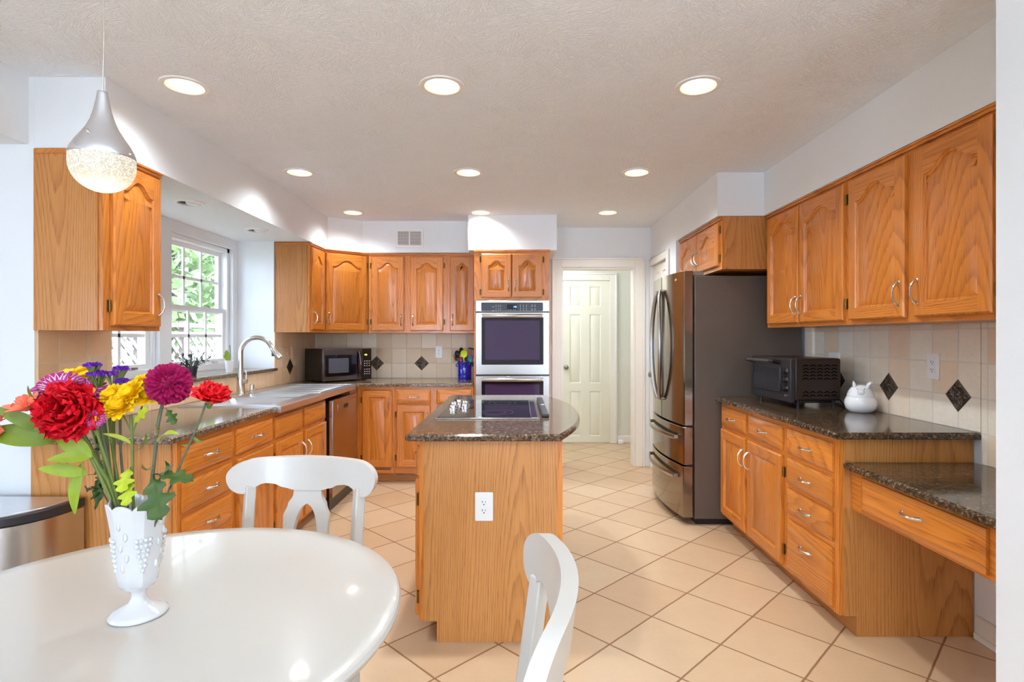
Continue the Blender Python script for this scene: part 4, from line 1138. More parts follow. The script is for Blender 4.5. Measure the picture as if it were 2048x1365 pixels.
# faucet
FXp, FYp = -1.968, 3.93
r = thing('faucet', 'brushed gooseneck kitchen faucet arching over the sink', 'faucet', (FXp, FYp, zt))
MB().lathe([(.032, 0), (.032, .006), (.027, .012), (.026, .10), (.0235, .12), (.018, .15), (.0165, .20)], seg=28).build('faucet_body', M['nickel'], r, smooth=50)
P = [(0, 0, .18), (0, 0, .29)] + [(.115 - .115 * cos(pi * k / 16), 0, .29 + .115 * sin(pi * k / 16)) for k in range(1, 15)]
b = MB(); b.tube(P, [.0165] * 2 + [.0155] * 14, 16); b.build('gooseneck', M['nickel'], r, smooth=60)
E_ = Vector(P[-1]); D_ = (E_ - Vector(P[-2])).normalized(); D_ = (D_ + Vector((.22, 0, 0))).normalized()
b = MB(); b.tube([E_, E_ + D_ * .012, E_ + D_ * .03, E_ + D_ * .075, E_ + D_ * .095], [.0155, .019, .020, .024, .021], 18); sp = b.build('spray_head', M['nickel'], r, smooth=50)
q = E_ + D_ * .05; b = MB(); b.box(q.x - .030, q.x - .016, -.008, .008, q.z - .022, q.z + .014); b.build('spray_button', M['charcoal'], sp, bevel=.002)
b = MB(); b.tube([(.0, 0, .095), (.030, 0, .095), (.046, 0, .095)], [.018, .018, .016], 16); b.tube([(.040, 0, .10), (.042, -.0, .14), (.036, 0, .175)], [.006, .005, .0045], 8); b.build('lever', M['nickel'], r, smooth=50)
r = thing('sink_air_gap', 'small chrome air gap cap standing behind the drainboard', 'fitting', (-1.985, 4.13, zt))
MB().lathe([(.022, 0), (.022, .006), (.018, .008), (.018, .045), (.016, .055), (.008, .058), (0, .058)], seg=24).build('cap', M['chrome'], r, smooth=50)

# ---- plants on the ledge
def leafmat(name, c, tr=.3):
    n = NT(name); o = n.obj(); f = n.noise(o, 40, 3)
    n.base(n.mix(f, tuple(x * .7 for x in c[:3]) + (1,), c)); n.rough(.5)
    n.b.inputs['Subsurface Weight'].default_value = tr; n.b.inputs['Subsurface Radius'].default_value = (.004, .008, .002)
    return n.mat
M['leaf'] = leafmat('green_leaf', srgb(112, 132, 10)); M['leaf_d'] = leafmat('dark_green_leaf', srgb(60, 84, 8)); M['leaf_y'] = leafmat('yellow_green_leaf', srgb(186, 196, 44))
M['leaf_b'] = leafmat('bright_green_leaf', srgb(140, 158, 8)); M['stem'] = leafmat('green_stem', srgb(104, 118, 44)); M['stem_g'] = leafmat('grey_green_stem', srgb(92, 98, 74)); M['dry'] = leafmat('dry_leaf', srgb(122, 104, 56))
M['grey_leaf'] = leafmat('grey_succulent_leaf', srgb(92, 100, 92))
def blade_leaf(b, base, tip, w, bend=.0, up=(0, 0, 1), n=10, m=0, fold=.15, widest=.45, wave=0):
    """leaf ribbon: base to tip, half width w, sagging by bend"""
    A, B = Vector(base), Vector(tip); t = (B - A); L = t.length; t.normalize()
    side = t.cross(Vector(up)).normalized(); nn = side.cross(t).normalized()
    vs = []
    for i in range(n + 1):
        f = i / n; x = f ** (math.log(.5) / math.log(widest)); ww = w * sin(pi * min(1, max(0, x))) ** .8 + .0006
        c = A + t * L * f + nn * bend * sin(pi * f)
        for s in (-1, -.5, 0, .5, 1): vs.append(c + side * ww * s + nn * (abs(s) * ww * fold + wave * ww * s * sin(f * 14)))
    fs = [(i * 5 + k, i * 5 + k + 1, (i + 1) * 5 + k + 1, (i + 1) * 5 + k) for i in range(n) for k in range(4)]
    b.add(vs, fs, m)
def pot_prof(r0, r1, h): return [(r0, 0), (r1 * .97, h - .012), (r1 * 1.06, h - .012), (r1 * 1.06, h), (r1 * .96, h), (r1 * .9, h - .015), (0, h - .015)]
random.seed(5)
r = thing('potted_succulent', 'spiky grey leaved plant in a small dark pot on the window ledge', 'potted plant', (-2.20, 3.74, 1.060))
MB().lathe(pot_prof(.026, .034, .062), seg=24).build('pot', M['charcoal'], r, smooth=40)
b = MB()
for k in range(16):
    a = random.uniform(0, 2 * pi); L = random.uniform(.07, .15); el = random.uniform(.3, 1.3)
    d = Vector((cos(a) * cos(el), sin(a) * cos(el), sin(el) * .8)); c = Vector((0, 0, .05))
    b.tube([c, c + d * L * .5, c + d * L + Vector((0, 0, -.01))], [.0022, .002, .001], 6)
    for j in range(7):
        p = c + d * L * (.25 + j * .12); e = Vector((random.uniform(-1, 1), random.uniform(-1, 1), random.uniform(-.3, .8))).normalized()
        blade_leaf(b, p, p + (e + d * .8).normalized() * .034, .005, 0, n=5)
b.build('leaves', M['grey_leaf'], r, smooth=60)
r = thing('potted_orchid', 'orchid with one bright green leaf in a white pot on the window ledge', 'potted plant', (-2.155, 4.14, 1.060))
MB().lathe([(.024, 0), (.032, .07), (.036, .088), (.033, .088), (.030, .076), (0, .076)], seg=28).build('pot', M['white_china'], r, smooth=40)
b = MB(); blade_leaf(b, (-.005, 0, .08), (-.022, -.004, .165), .020, 0, up=(0, -1, 0), widest=.55); blade_leaf(b, (-.005, 0, .08), (-.045, .0, .125), .012, 0, up=(0, -1, 0))
b.build('leaf', M['leaf_b'], r, smooth=60)
b = MB(); b.tube([(.004, 0, .075), (.006, 0, .14), (.002, 0, .20)], [.0025, .002, .003], 8); b.build('flower_stem', M['stem_g'], r, smooth=60)

# ================================================================ cooktop
r = thing('cooktop', 'black glass electric cooktop in a stainless frame on the island', 'cooktop', (-.16, 3.22, TOP))
X0, X1, Y0, Y1 = -.425, .108, 2.80, 3.62
b = MB(); b.box(X0, X1, Y0, Y1, TOP, TOP + .006); b.build('frame', M['steel'], r, bevel=.002, world=True)
gl = MB().box(X0 + .012, X1 - .045, Y0 + .018, Y1 - .012, TOP + .0055, TOP + .008).build('glass_top', M['black_glass'], r, bevel=.001, world=True)
b = MB()
for cx_, cy_, R_ in ((-.13, 3.0, .10), (-.10, 3.42, .085), (-.29, 3.46, .07)):
    for rad in (R_, R_ * .6):
        n = 48; vs = [(cx_ + (rad + d) * cos(2 * pi * k / n), cy_ + (rad + d) * sin(2 * pi * k / n), TOP + .0083) for d in (0, .0012) for k in range(n)]
        b.add(vs, [(k, (k + 1) % n, n + (k + 1) % n, n + k) for k in range(n)])
o = b.build('burner_ring', plain('burner_print', srgb(92, 90, 100), .3), gl, smooth=0); o.location = (-r.location[0], -r.location[1], -TOP)
MB().box(X1 - .040, X1 - .012, Y0 + .02, Y1 - .014, TOP + .0055, TOP + .0072).build('trim_strip', M['chrome'], r, world=True)
for cx_, cy_ in ((-.365, 3.12), (-.305, 3.19), (-.375, 3.26), (-.315, 3.33), (-.36, 3.40)):
    k = MB().lathe([(.024, TOP + .007), (.024, TOP + .013), (.019, TOP + .016), (.019, TOP + .030), (.017, TOP + .033), (0, TOP + .033)], (cx_, cy_, 0), 24)
    k.box(cx_ - .003, cx_ + .003, cy_ - .018, cy_ + .018, TOP + .032, TOP + .037)
    k.build('knob', M['chrome'], r, smooth=40, world=True)
b = MB(); b.box(.120, .158, 2.855, 3.66, TOP, TOP + .018)
o = b.build('downdraft_vent', M['black'], bevel=.005, seg=3); tag(o, 'long glossy black vent bar lying beside the cooktop', 'vent')
b = MB(); b.tube([(.141, 3.26, TOP + .0175), (.141, 3.26, TOP + .0195)], .011, 16); b.build('round_button', M['plate'], o)

# ================================================================ table and chairs
r = thing('round_table', 'round white lacquered pedestal table in front of the kitchen', 'table', (-.79, 1.15, 0))
R = .535; zt = .745
MB().lathe([(0, zt - .045), (R - .05, zt - .045), (R - .028, zt - .040), (R - .020, zt - .030), (R - .008, zt - .026), (R - .002, zt - .018), (R, zt - .010), (R - .004, zt - .003), (R - .010, zt), (R - .05, zt), (0, zt)], seg=128).build('tabletop', M['table'], r, smooth=30)
MB().lathe([(R - .10, zt - .13), (R - .085, zt - .13), (R - .085, zt - .045), (R - .10, zt - .045), (R - .10, zt - .13)], seg=96, cap=False).build('apron', M['table'], r, smooth=30)
MB().lathe([(.09, .06), (.10, .10), (.075, .16), (.055, .24), (.06, .34), (.085, .44), (.09, .52), (.06, .60), (.07, .66), (.11, .70)], seg=40).build('pedestal', M['table'], r, smooth=50)
for k in range(4):
    a = pi / 4 + k * pi / 2; b = MB()
    b.tube([(cos(a) * q, sin(a) * q, z) for q, z in ((.05, .16), (.16, .13), (.28, .06), (.36, .026))], [.042, .038, .03, .026], 14, flat=(.8, 1)); b.build('foot', M['table'], r, smooth=60)

def chair():
    r = thing('dining_chair', None, 'chair')
    hw = .257; sag = .06; t = .030
    bt = [(0, .797), (.045, .798), (.08, .806), (.115, .820), (.145, .823), (.170, .812), (.190, .796), (.203, .790)]
    def interp(T, x):
        for (a, p), (c, q) in zip(T[:-1], T[1:]):
            if x <= c: f = (x - a) / (c - a); f = f * f * (3 - 2 * f); return p + (q - p) * f
        return T[-1][1]
    def top(x):
        x = abs(x)
        if x < .17: return .908 - .004 * (x / .17) ** 2
        return .850 + .054 * sqrt(max(0, 1 - ((x - .17) / (hw - .17)) ** 2))
    def bot(x):
        x = abs(x)
        if x < .203: return interp(bt, x)
        return .850 - .060 * sqrt(max(0, 1 - ((x - .203) / (hw - .203)) ** 2))
    tilt = lambda z: .13 * (z - .45)
    cy_ = lambda x: -sag * (x / hw) ** 2
    xs = [hw * s for s in sorted(set([round(sin(pi / 2 * k / 22), 4) for k in range(-22, 23)]))]
    b = MB(); vs = []; rows = 5
    for x in xs:
        zt_, zb_ = top(x), bot(x)
        if zt_ - zb_ < .004: m_ = (zt_ + zb_) / 2; zt_, zb_ = m_ + .002, m_ - .002
        for s in (0, 1):
            for j in range(rows):
                z = zb_ + (zt_ - zb_) * j / (rows - 1)
                vs.append((x, cy_(x) + tilt(z) + (-t / 2 if s == 0 else t / 2), z))
    n = 2 * rows; fs = []
    for i in range(len(xs) - 1):
        for j in range(rows - 1):
            for s in (0, 1):
                a = i * n + s * rows + j; fs.append((a, a + n, a + n + 1, a + 1) if s == 0 else (a, a + 1, a + n + 1, a + n))
        a = i * n; fs.append((a, a + rows, a + n + rows, a + n)); a = i * n + rows - 1; fs.append((a, a + n, a + n + rows, a + rows))
    for i in (0, len(xs) - 1):
        for j in range(rows - 1): a = i * n + j; fs.append((a, a + 1, a + rows + 1, a + rows))
    b.add(vs, fs); b.build('top_rail', M['chair'], r, bevel=.008, seg=3, smooth=45)
    for s in (-1, 1):
        b = MB(); P = []
        for z in (0, .15, .30, .42, .50, .62, .74, .815):
            y = tilt(z) if z > .42 else .13 * (z - .45) * .3 + .14 * max(0, (.42 - z)) ** 1.2
            P.append((s * (.188 + .010 * (z - .45)), y - .035, z))
        b.tube(P, [.020, .022, .024, .026, .025, .024, .023, .023], 4, flat=(1, 1)); b.build('leg', M['chair'], r, bevel=.004, smooth=40)
        b = MB(); b.tube([(s * .19, -.40, 0), (s * .19, -.40, .42)], [.018, .026], 4); b.build('leg', M['chair'], r, bevel=.004, smooth=40)
    # splat with an oval opening
    ow = [(.455, .045), (.50, .048), (.58, .062), (.66, .078), (.71, .080), (.75, .066), (.78, .050), (.81, .048)]
    zs = [.455 + (.815 - .455) * k / 40 for k in range(41)]
    b = MB()
    for s in (-1, 1):
        vs = []
        for z in zs:
            o_ = interp(ow, z); u = (z - .625) / .125; i_ = .042 * sqrt(max(0, 1 - u * u)) if abs(u) < 1 else 0
            y = tilt(z)
            for xx in (i_, o_):
                for d in (-.010, .010): vs.append((s * xx, y + d + cy_(s * xx), z))
        fs = []
        for k in range(40):
            a = k * 4; c = a + 4
            fs += [(a, a + 2, c + 2, c), (a + 1, c + 1, c + 3, a + 3), (a + 2, a + 3, c + 3, c + 2)]
            if abs((zs[k] - .625) / .125) < 1 or abs((zs[k + 1] - .625) / .125) < 1: fs.append((a, c, c + 1, a + 1))
        b.add(vs, fs)
    b.build('splat', M['chair'], r, bevel=.002, smooth=45)
    b = MB(); pts = rrect(-.215, .215, -.43, .0, .07, 6); b.prism(pts, .435, .462); b.build('seat', M['chair'], r, bevel=.008, seg=3)
    b = MB(); b.prism(rrect(-.19, .19, -.405, -.03, .02, 3), .375, .436); b.build('apron', M['chair'], r)
    return r
c1 = chair(); c1.location = (-.725, 1.865, 0); c1.rotation_euler.z = radians(-5)
c1['label'] = 'white dining chair across the table, its curved back seen from the front'; c1['group'] = 'white chairs around the round table'
c2 = copy_tree(c1); c2.location = (.030, .985, 0); c2.rotation_euler.z = radians(-91)
c2['label'] = 'white dining chair beside the island end, its curved back seen edge on'

# ================================================================ trash can
r = thing('trash_can', 'half round stainless trash can with a black rimmed lid by the white wall', 'trash can', (-2.13, 2.22, 0))
def dshape(rx, ry, y1, n=28):
    return [(-2.13 + rx * cos(a), y1 + ry * sin(a)) for a in [pi + pi * k / n for k in range(n + 1)]]
def sup(rx, ry, y1, n=36):
    pts = []
    for k in range(n + 1):
        a = pi + pi * k / n; c, s_ = cos(a), sin(a); e = 2 / 2.5
        pts.append((-2.13 + rx * abs(c) ** e * (1 if c > 0 else -1), y1 - ry * abs(s_) ** e))
    return pts
MB().prism(sup(.298, .325, 2.34), .03, .605).build('can_body', plain('trash_steel', srgb(206, 206, 208), .22, 1), r, world=True)
MB().prism(sup(.302, .33, 2.345), .606, .645).build('lid_rim', M['charcoal'], r, bevel=.006, seg=3, world=True)
MB().prism(sup(.282, .308, 2.335), .640, .650).build('lid_top', M['bs_steel'], r, bevel=.002, world=True)
MB().prism(sup(.29, .315, 2.335), .0, .03).build('foot_ring', M['black'], r, world=True)

# ================================================================ lights in the ceiling
def cup(name, label, x, y, z, group):
    r = thing(name, label, 'ceiling light', (x, y, z), 0, group)
    MB().lathe([(.0775, -.001), (.080, -.006), (.098, -.005), (.101, .0), (.0775, .0), (.0775, -.001)], seg=48, cap=False).build('trim_ring', M['plate'], r, smooth=50)
    MB().lathe([(.0775, -.004), (.0772, 0), (.070, .075), (.066, .12), (.064, .12), (.0, .121)], seg=40, cap=False).build('reflector', M['can'], r, smooth=50)
    MB().lathe([(0, .018), (.020, .0185), (.034, .022), (.042, .032), (.040, .065), (.022, .118)], seg=32).build('bulb', M['bulb'], r, smooth=60)
    return r
names = {2.47: 'nearest the table', 3.765: 'middle row', 4.975: 'near the back wall'}
cols = {-1.485: 'along the sink side soffit', -.34: 'over the line of the island and oven', .80: 'over the aisle toward the refrigerator'}
first = None
for x, y in LAMPS:
    lb = 'glowing recessed ceiling light ' + cols[x] + ', ' + names[y]
    if first is None: first = cup('recessed_light', lb, x, y, CEIL, 'recessed ceiling lights')
    else:
        o = copy_tree(first); o.location = (x, y, CEIL); o['label'] = lb
    lamp('recessed_spot', 'SPOT', (x, y, CEIL + .016), (0, 0, 0), 30 if x < -1 else 54, (.86, .93, 1.0), spot_size=radians(140), spot_blend=1.0, shadow_soft_size=.05)
for y in (3.345, 4.21):
    r = thing('recessed_light', 'unlit white eyeball light over the sink, ' + ('nearest the wall cabinet' if y < 4 else 'nearest the microwave corner'), 'ceiling light', (-1.985, y, SOF), 0, 'unlit eyeball lights over the sink')
    MB().lathe([(.062, -.001), (.064, -.010), (.080, -.008), (.084, .0), (.062, .0), (.062, -.001)], seg=40, cap=False).build('trim_ring', M['plate'], r, smooth=50)
    MB().lathe([(0, -.0015), (.062, -.0012), (.062, -.0008), (0, -.0008)], seg=32).build('gap_ring', M['slot'], r)
    MB().lathe([(0, -.020), (.025, -.017), (.036, -.011), (.041, -.002), (.041, -.001)], (.019, .008, 0), seg=32).build('eyeball', M['off_bulb'], r, smooth=60)

# ---- pendant
PXp, PYp = -1.0115, 1.35
r = thing('pendant_lamp', 'teardrop pendant with chrome top and sparkling crystal globe', 'pendant lamp', (PXp, PYp, 1.66))
zb = 1.673; z0 = zb - 1.66
Rg = .0685; zc = z0 + Rg * .96
prof = [(0, z0)] + [(Rg * sin(pi / 2 * k / 10), zc - Rg * .96 * cos(pi / 2 * k / 10)) for k in range(1, 11)]
cr = NT('crystal_glow'); o_ = cr.obj(); v = cr.xyz(cr.vor(o_, 420, 'Color'))[0]; v2 = cr.noise(o_, 60, 3)
cr.base((.34, .31, .26, 1)); cr.rough(.25)
cr.b.inputs['Emission Color'].default_value = (1, .84, .60, 1)
cr.link(cr.m('ADD', .18, cr.m('MULTIPLY', cr.m('POWER', v, 3.0), .8)), cr.b.inputs['Emission Strength'])
cr.bump(v, .5, .002)
MB().lathe(prof + [(Rg, zc + .018)], seg=48).build('crystal_globe', cr.mat, r, smooth=60)
pr = [(Rg + .0006, zc + .017), (Rg + .001, zc + .02), (.0655, zc + .034), (.0575, zc + .050), (.046, zc + .068), (.034, zc + .088), (.0255, zc + .108), (.019, zc + .130), (.0145, zc + .155), (.012, zc + .172), (.011, zc + .178), (.006, zc + .180)]
sh = MB().lathe(pr, seg=48).build('chrome_shade', plain('pendant_chrome', srgb(226, 226, 230), .08, 1), r, smooth=60)
b = MB(); b.tube([(.0, -.046, zc + .066), (.0, -.053, zc + .069)], .0045, 12); b.build('set_screw', M['nickel'], sh)
b = MB(); b.tube([(0, 0, zc + .178), (0.003, 0, zc + .3), (.002, 0, CEIL - 1.66)], .0016, 8); b.build('cord', M['nickel'], r)
lamp('pendant_glow', 'POINT', (PXp, PYp, 1.66 + zc - .15), (0, 0, 0), 2.0, (1, .84, .6), shadow_soft_size=.06)

# ================================================================ outdoors
gn = NT('lawn'); gn.base(gn.mix(gn.noise(gn.obj(), 2, 4), srgb(70, 84, 44), srgb(90, 102, 60))); gn.rough(.9)
struct(MB().box(-40, -3.7, -10, 30, -.5, -.4).build('ground_lawn', gn.mat, smooth=0), 'bright green lawn outside the windows')
fw = plain('fence_wood', srgb(132, 118, 108), .8, vary=.2)
r = thing('lattice_fence', 'pale wooden lattice privacy fence outside the sink windows', 'fence', (-6.2, 9.0, -.4))
b = MB()
for k in range(9): b.box(-6.25, -6.15, 4.2 + k * 1.2, 4.3 + k * 1.2, -.4, 1.62)
b.build('posts', fw, r, world=True, smooth=0)
b = MB(); b.box(-6.24, -6.12, 4.2, 14, 1.50, 1.58); b.box(-6.22, -6.14, 4.2, 14, 1.34, 1.42); b.box(-6.22, -6.16, 4.2, 14, .0, .08); b.build('rails', fw, r, world=True, smooth=0)
b = MB()
for k in range(50):
    y = 3.0 + k * .24
    for s in (-1, 1):
        y0_, y1_ = (y, y + 1.34) if s > 0 else (y + 1.34, y)
        w_ = .05; xx = -6.19 if s > 0 else -6.175
        b.add([(xx, y0_ - w_, .04), (xx, y0_ + w_, .04), (xx, y1_ + w_, 1.38), (xx, y1_ - w_, 1.38), (xx - .01, y0_ - w_, .04), (xx - .01, y0_ + w_, .04), (xx - .01, y1_ + w_, 1.38), (xx - .01, y1_ - w_, 1.38)],
              [(0, 1, 2, 3), (7, 6, 5, 4), (0, 3, 7, 4), (1, 5, 6, 2)])
b.build('lattice_panel', fw, r, world=True, smooth=0)
random.seed(11)
def tree(x, y, h, R_, mat, label):
    r = thing('garden_tree', label, 'tree', (x, y, -.4), 0, 'trees beyond the fence')
    b = MB(); b.tube([(0, 0, 0), (.1, 0, h * .5), (0, .1, h * .8)], [.14, .1, .05], 8)
    for k in range(7):
        a = random.uniform(0, 6.28); z = h * random.uniform(.35, .75); b.tube([(0, 0, z), (cos(a) * R_ * .5, sin(a) * R_ * .5, z + R_ * .5)], [.05, .02], 6)
    b.build('trunk', plain('bark', srgb(80, 72, 66), .9), r, smooth=60)
    b = MB()
    for k in range(2200):
        d = Vector((random.gauss(0, 1), random.gauss(0, 1), random.gauss(0, 1))).normalized() * R_ * random.uniform(.3, 1) ** .6
        c = Vector((0, 0, h * .68)) + Vector((d.x, d.y, d.z * 1.25)); s_ = random.uniform(.10, .24)
        e = Vector((random.uniform(-1, 1), random.uniform(-1, 1), random.uniform(-1, 1))).normalized() * s_; g = Vector((random.uniform(-1, 1), random.uniform(-1, 1), random.uniform(-1, 1))).normalized() * s_ * .6
        b.add([c - e, c + g, c + e, c - g], [(0, 1, 2, 3)])
    b.build('crown', mat, r, smooth=0)
TL = [leafmat('tree_leaf_light', srgb(166, 182, 122)), leafmat('tree_leaf_mid', srgb(150, 172, 112)), leafmat('tree_leaf_pale', srgb(176, 184, 150))]
for k, (x, y, h, R_) in enumerate(((-9.5, 9.8, 4.0, 1.4), (-9, 14.2, 5.2, 1.9), (-12.5, 20, 6.5, 2.6), (-14, 13.5, 6.2, 2.2), (-8.6, 6.2, 3.4, 1.1))):
    tree(x, y, h, R_, TL[k % 3], 'leafy green tree beyond the lattice fence')
# ================================================================ bouquet
VX, VY, VZ = -.787, 1.150, .745
r = thing('footed_vase', 'white milk glass footed vase holding the bouquet on the table', 'vase', (VX, VY, VZ))
MB().lathe([(.0, .003), (.050, 0), (.0535, .003), (.0535, .006), (.046, .012), (.030, .020), (.018, .028), (.0135, .038), (.0130, .046), (.018, .054), (.030, .062), (.034, .068)], seg=48).build('foot', M['milk_glass'], r, smooth=60)
def oct_(a, rr, z):
    k = a % (pi / 4) - pi / 8
    q = cos(pi / 8) / cos(k); f = .75
    rim = max(0, (z - .20)) / .035
    return rr * (1 - f + f * q), z + (.011 * (abs(cos(a * 4)) ** .7 - .6) * min(1, max(0, rim)))
prof = [(.033, .066), (.036, .070), (.0385, .09), (.0425, .13), (.047, .17), (.052, .205), (.0575, .235), (.055, .236), (.0495, .205), (.044, .165), (.038, .11), (.034, .08), (0, .076)]
bw = MB().lathe(prof, seg=96, rf=oct_).build('vase_bowl', M['milk_glass'], r, smooth=30)
random.seed(8)
b = MB()
for f in range(8):
    a0 = f * pi / 4 + pi / 8 + pi / 8
    if f % 2 == 0:
        for row in range(7):
            for c in range(4 - row // 2):
                z = .165 - row * .0105; rr = .0345 + (z - .07) * .118
                a = a0 + (c - (3 - row // 2) / 2) * .17
                q = Vector((cos(a) * rr, sin(a) * rr, z)); b.lathe([(0, -.005), (.0036, -.003), (.0048, 0), (.0036, .003), (0, .005)], q, 8)
    else:
        for k in range(5):
            z = .11 + k * .022; rr = .0345 + (z - .07) * .118; a = a0 + (.12 if k % 2 else -.12)
            q = Vector((cos(a) * rr, sin(a) * rr, z)); b.lathe([(0, -.009), (.0030, -.006), (.0042, 0), (.0030, .006), (0, .009)], q, 7)
b.build('grape_relief', M['milk_glass'], bw, smooth=60)

def PP(x, y, Y=VY):
    """a point of the bouquet at its distance Y into the room"""
    return Vector(((x - CX) * Y / F, Y, EYE - (y - CY) * Y / F))
def petal_mat(name, c1, c2=None, tip=None):
    n = NT(name); o = n.obj(); f = n.noise(o, 90, 2)
    n.base(n.mix(f, c1, c2 or tuple(x * .75 for x in c1[:3]) + (1,))); n.rough(.6)
    n.b.inputs['Subsurface Weight'].default_value = .2; n.b.inputs['Subsurface Radius'].default_value = (.006, .002, .002)
    n.b.inputs['Specular IOR Level'].default_value = .25
    return n.mat
PM = dict(red=petal_mat('carnation_red', srgb(226, 12, 34), srgb(186, 4, 22)), red2=petal_mat('carnation_bright_red', srgb(238, 30, 38), srgb(214, 16, 28)),
          mag=petal_mat('magenta_petal', srgb(196, 22, 96), srgb(112, 4, 50)), pink=petal_mat('pale_pink_petal', srgb(224, 150, 190), srgb(240, 200, 220)),
          yel=petal_mat('yellow_petal', srgb(252, 214, 24), srgb(240, 188, 10)), pur=petal_mat('purple_statice', srgb(136, 58, 190), srgb(96, 34, 150)),
          ora=petal_mat('salmon_petal', srgb(226, 92, 74), srgb(236, 140, 104)), whi=petal_mat('white_petal_edge', srgb(244, 220, 232)), pm=petal_mat('plum_petal', srgb(150, 20, 96), srgb(186, 60, 130)))
def frame(d):
    d = Vector(d).normalized(); u = d.cross(Vector((0, 0, 1)))
    if u.length < .05: u = Vector((1, 0, 0))
    u.normalize(); return d, u, u.cross(d).normalized()
def petal(b, c, d, nrm, L, w, cup=.3, curl=.2, n=6, tipw=.35, ruff=0, m=0, seed=0, m2=None):
    """petal from c along d, face normal nrm"""
    d = Vector(d).normalized(); s = d.cross(Vector(nrm)).normalized(); nn = s.cross(d).normalized()
    vs = []; C = 5
    for i in range(n + 1):
        f = i / n; ww = w * (sin(pi * (f * (1 - tipw * .5) * .92 + .06)) ** .75)
        for k in range(C):
            q = -1 + 2 * k / (C - 1)
            if m2 is not None: q = (-1, -.80, 0, .80, 1)[k]
            z = -cup * ww * (1 - q * q) + curl * L * f * f
            if ruff: z += ruff * f * f * sin(k * 2.6 + seed * 1.7); 
            ll = L * f * (1 - .10 * q * q * f) + (ruff * .8 * f * sin(k * 4.1 + seed) if ruff else 0)
            vs.append(c + d * ll + s * ww * q + nn * z)
    fs = [(i * C + k, i * C + k + 1, (i + 1) * C + k + 1, (i + 1) * C + k) for i in range(n) for k in range(C - 1)]
    if m2 is None: b.add(vs, fs, m)
    else:
        o = len(b.v); b.v += [tuple(p) for p in vs]
        for i in range(n):
            for k in range(C - 1): b.f.append([o + q for q in (i * C + k, i * C + k + 1, (i + 1) * C + k + 1, (i + 1) * C + k)]); b.m.append(m2 if i >= n - 3 and k in (0, C - 2) else m)
def curve3(P, n=14):
    P = [Vector(p) for p in P]
    if len(P) == 2: return [P[0].lerp(P[1], k / n) for k in range(n + 1)]
    out = []; Q = [P[0] * 2 - P[1]] + P + [P[-1] * 2 - P[-2]]
    for i in range(1, len(Q) - 2):
        for k in range(n // (len(P) - 1)):
            t = k / (n // (len(P) - 1)); a, b_, c, d = Q[i - 1:i + 3]
            out.append(.5 * ((2 * b_) + (c - a) * t + (2 * a - 5 * b_ + 4 * c - d) * t * t + (3 * b_ - a - 3 * c + d) * t ** 3))
    return out + [P[-1]]
def flower(name, label, stem_pts, cat='flower', r_=.0028, mat='stem', group=None):
    base = Vector(stem_pts[0])
    root = thing(name, label, cat, tuple(base)); 
    if group: root['group'] = group
    P = curve3(stem_pts); b = MB(); b.tube([p - base for p in P], r_, 8); b.build('stem', M[mat], root, smooth=60)
    return root, base
IN = lambda dx, dy, dz=.12: Vector((VX + dx, VY + dy, VZ + dz))     # inside the vase
def carnation(root, base, c, d, R_, mat, flat=.6, N=70, seed=1):
    random.seed(seed); d, u, v = frame(d); b = MB(); c = c - base
    for k in range(N):
        f = (k + .5) / N; th = 1.35 * f ** .62; a = k * 2.39996
        rad = (u * cos(a) + v * sin(a)); dr = d * cos(th) + rad * sin(th)
        o = c - d * R_ * .35 + rad * R_ * .10
        petal(b, o, dr, d * sin(th) - rad * cos(th) * 1, R_ * random.uniform(.92, 1.12) * (1 - (1 - flat) * (1 - sin(th))), R_ * .46, .1, random.uniform(-.1, .15), 7, .0, R_ * .07, 0, k)
    b.build('bloom', mat, root, smooth=60)
    b = MB(); q = c - d * R_ * .35; b.tube([q - d * R_ * .55, q - d * R_ * .3, q, q + d * .004], [R_ * .09, R_ * .17, R_ * .2, R_ * .16], 12); b.build('calyx', M['stem'], root, smooth=60)
def dahlia(root, base, c, R_, d, mat, N=420):
    """ball of overlapping pointed petals"""
    random.seed(4); d, u, v = frame(d); b = MB(); c = c - base
    for k in range(N):
        fr_ = (k + .5) / N; th = math.acos(1 - fr_ * 1.8); a = k * 2.39996 + random.uniform(-.1, .1)
        rad = u * cos(a) + v * sin(a); dr = d * cos(th) + rad * sin(th); tg = rad * cos(th) - d * sin(th)
        o_ = min(1, th / .7)
        di = dr * (1.0 - .25 * o_) + tg * (.62 * o_) + Vector((random.uniform(-.12, .12), random.uniform(-.12, .12), random.uniform(-.12, .12)))
        L = R_ * (.34 + .10 * o_) * random.uniform(.85, 1.15)
        petal(b, c + dr * R_ * .60, di, dr * .7 - tg * .3, L, R_ * .085, .7, .12, 5, .95, 0)
    b.lathe([(0, -R_ * .66), (R_ * .5, -R_ * .42), (R_ * .66, 0), (R_ * .5, R_ * .42), (0, R_ * .66)], c, 16)
    b.build('bloom', mat, root, smooth=60)
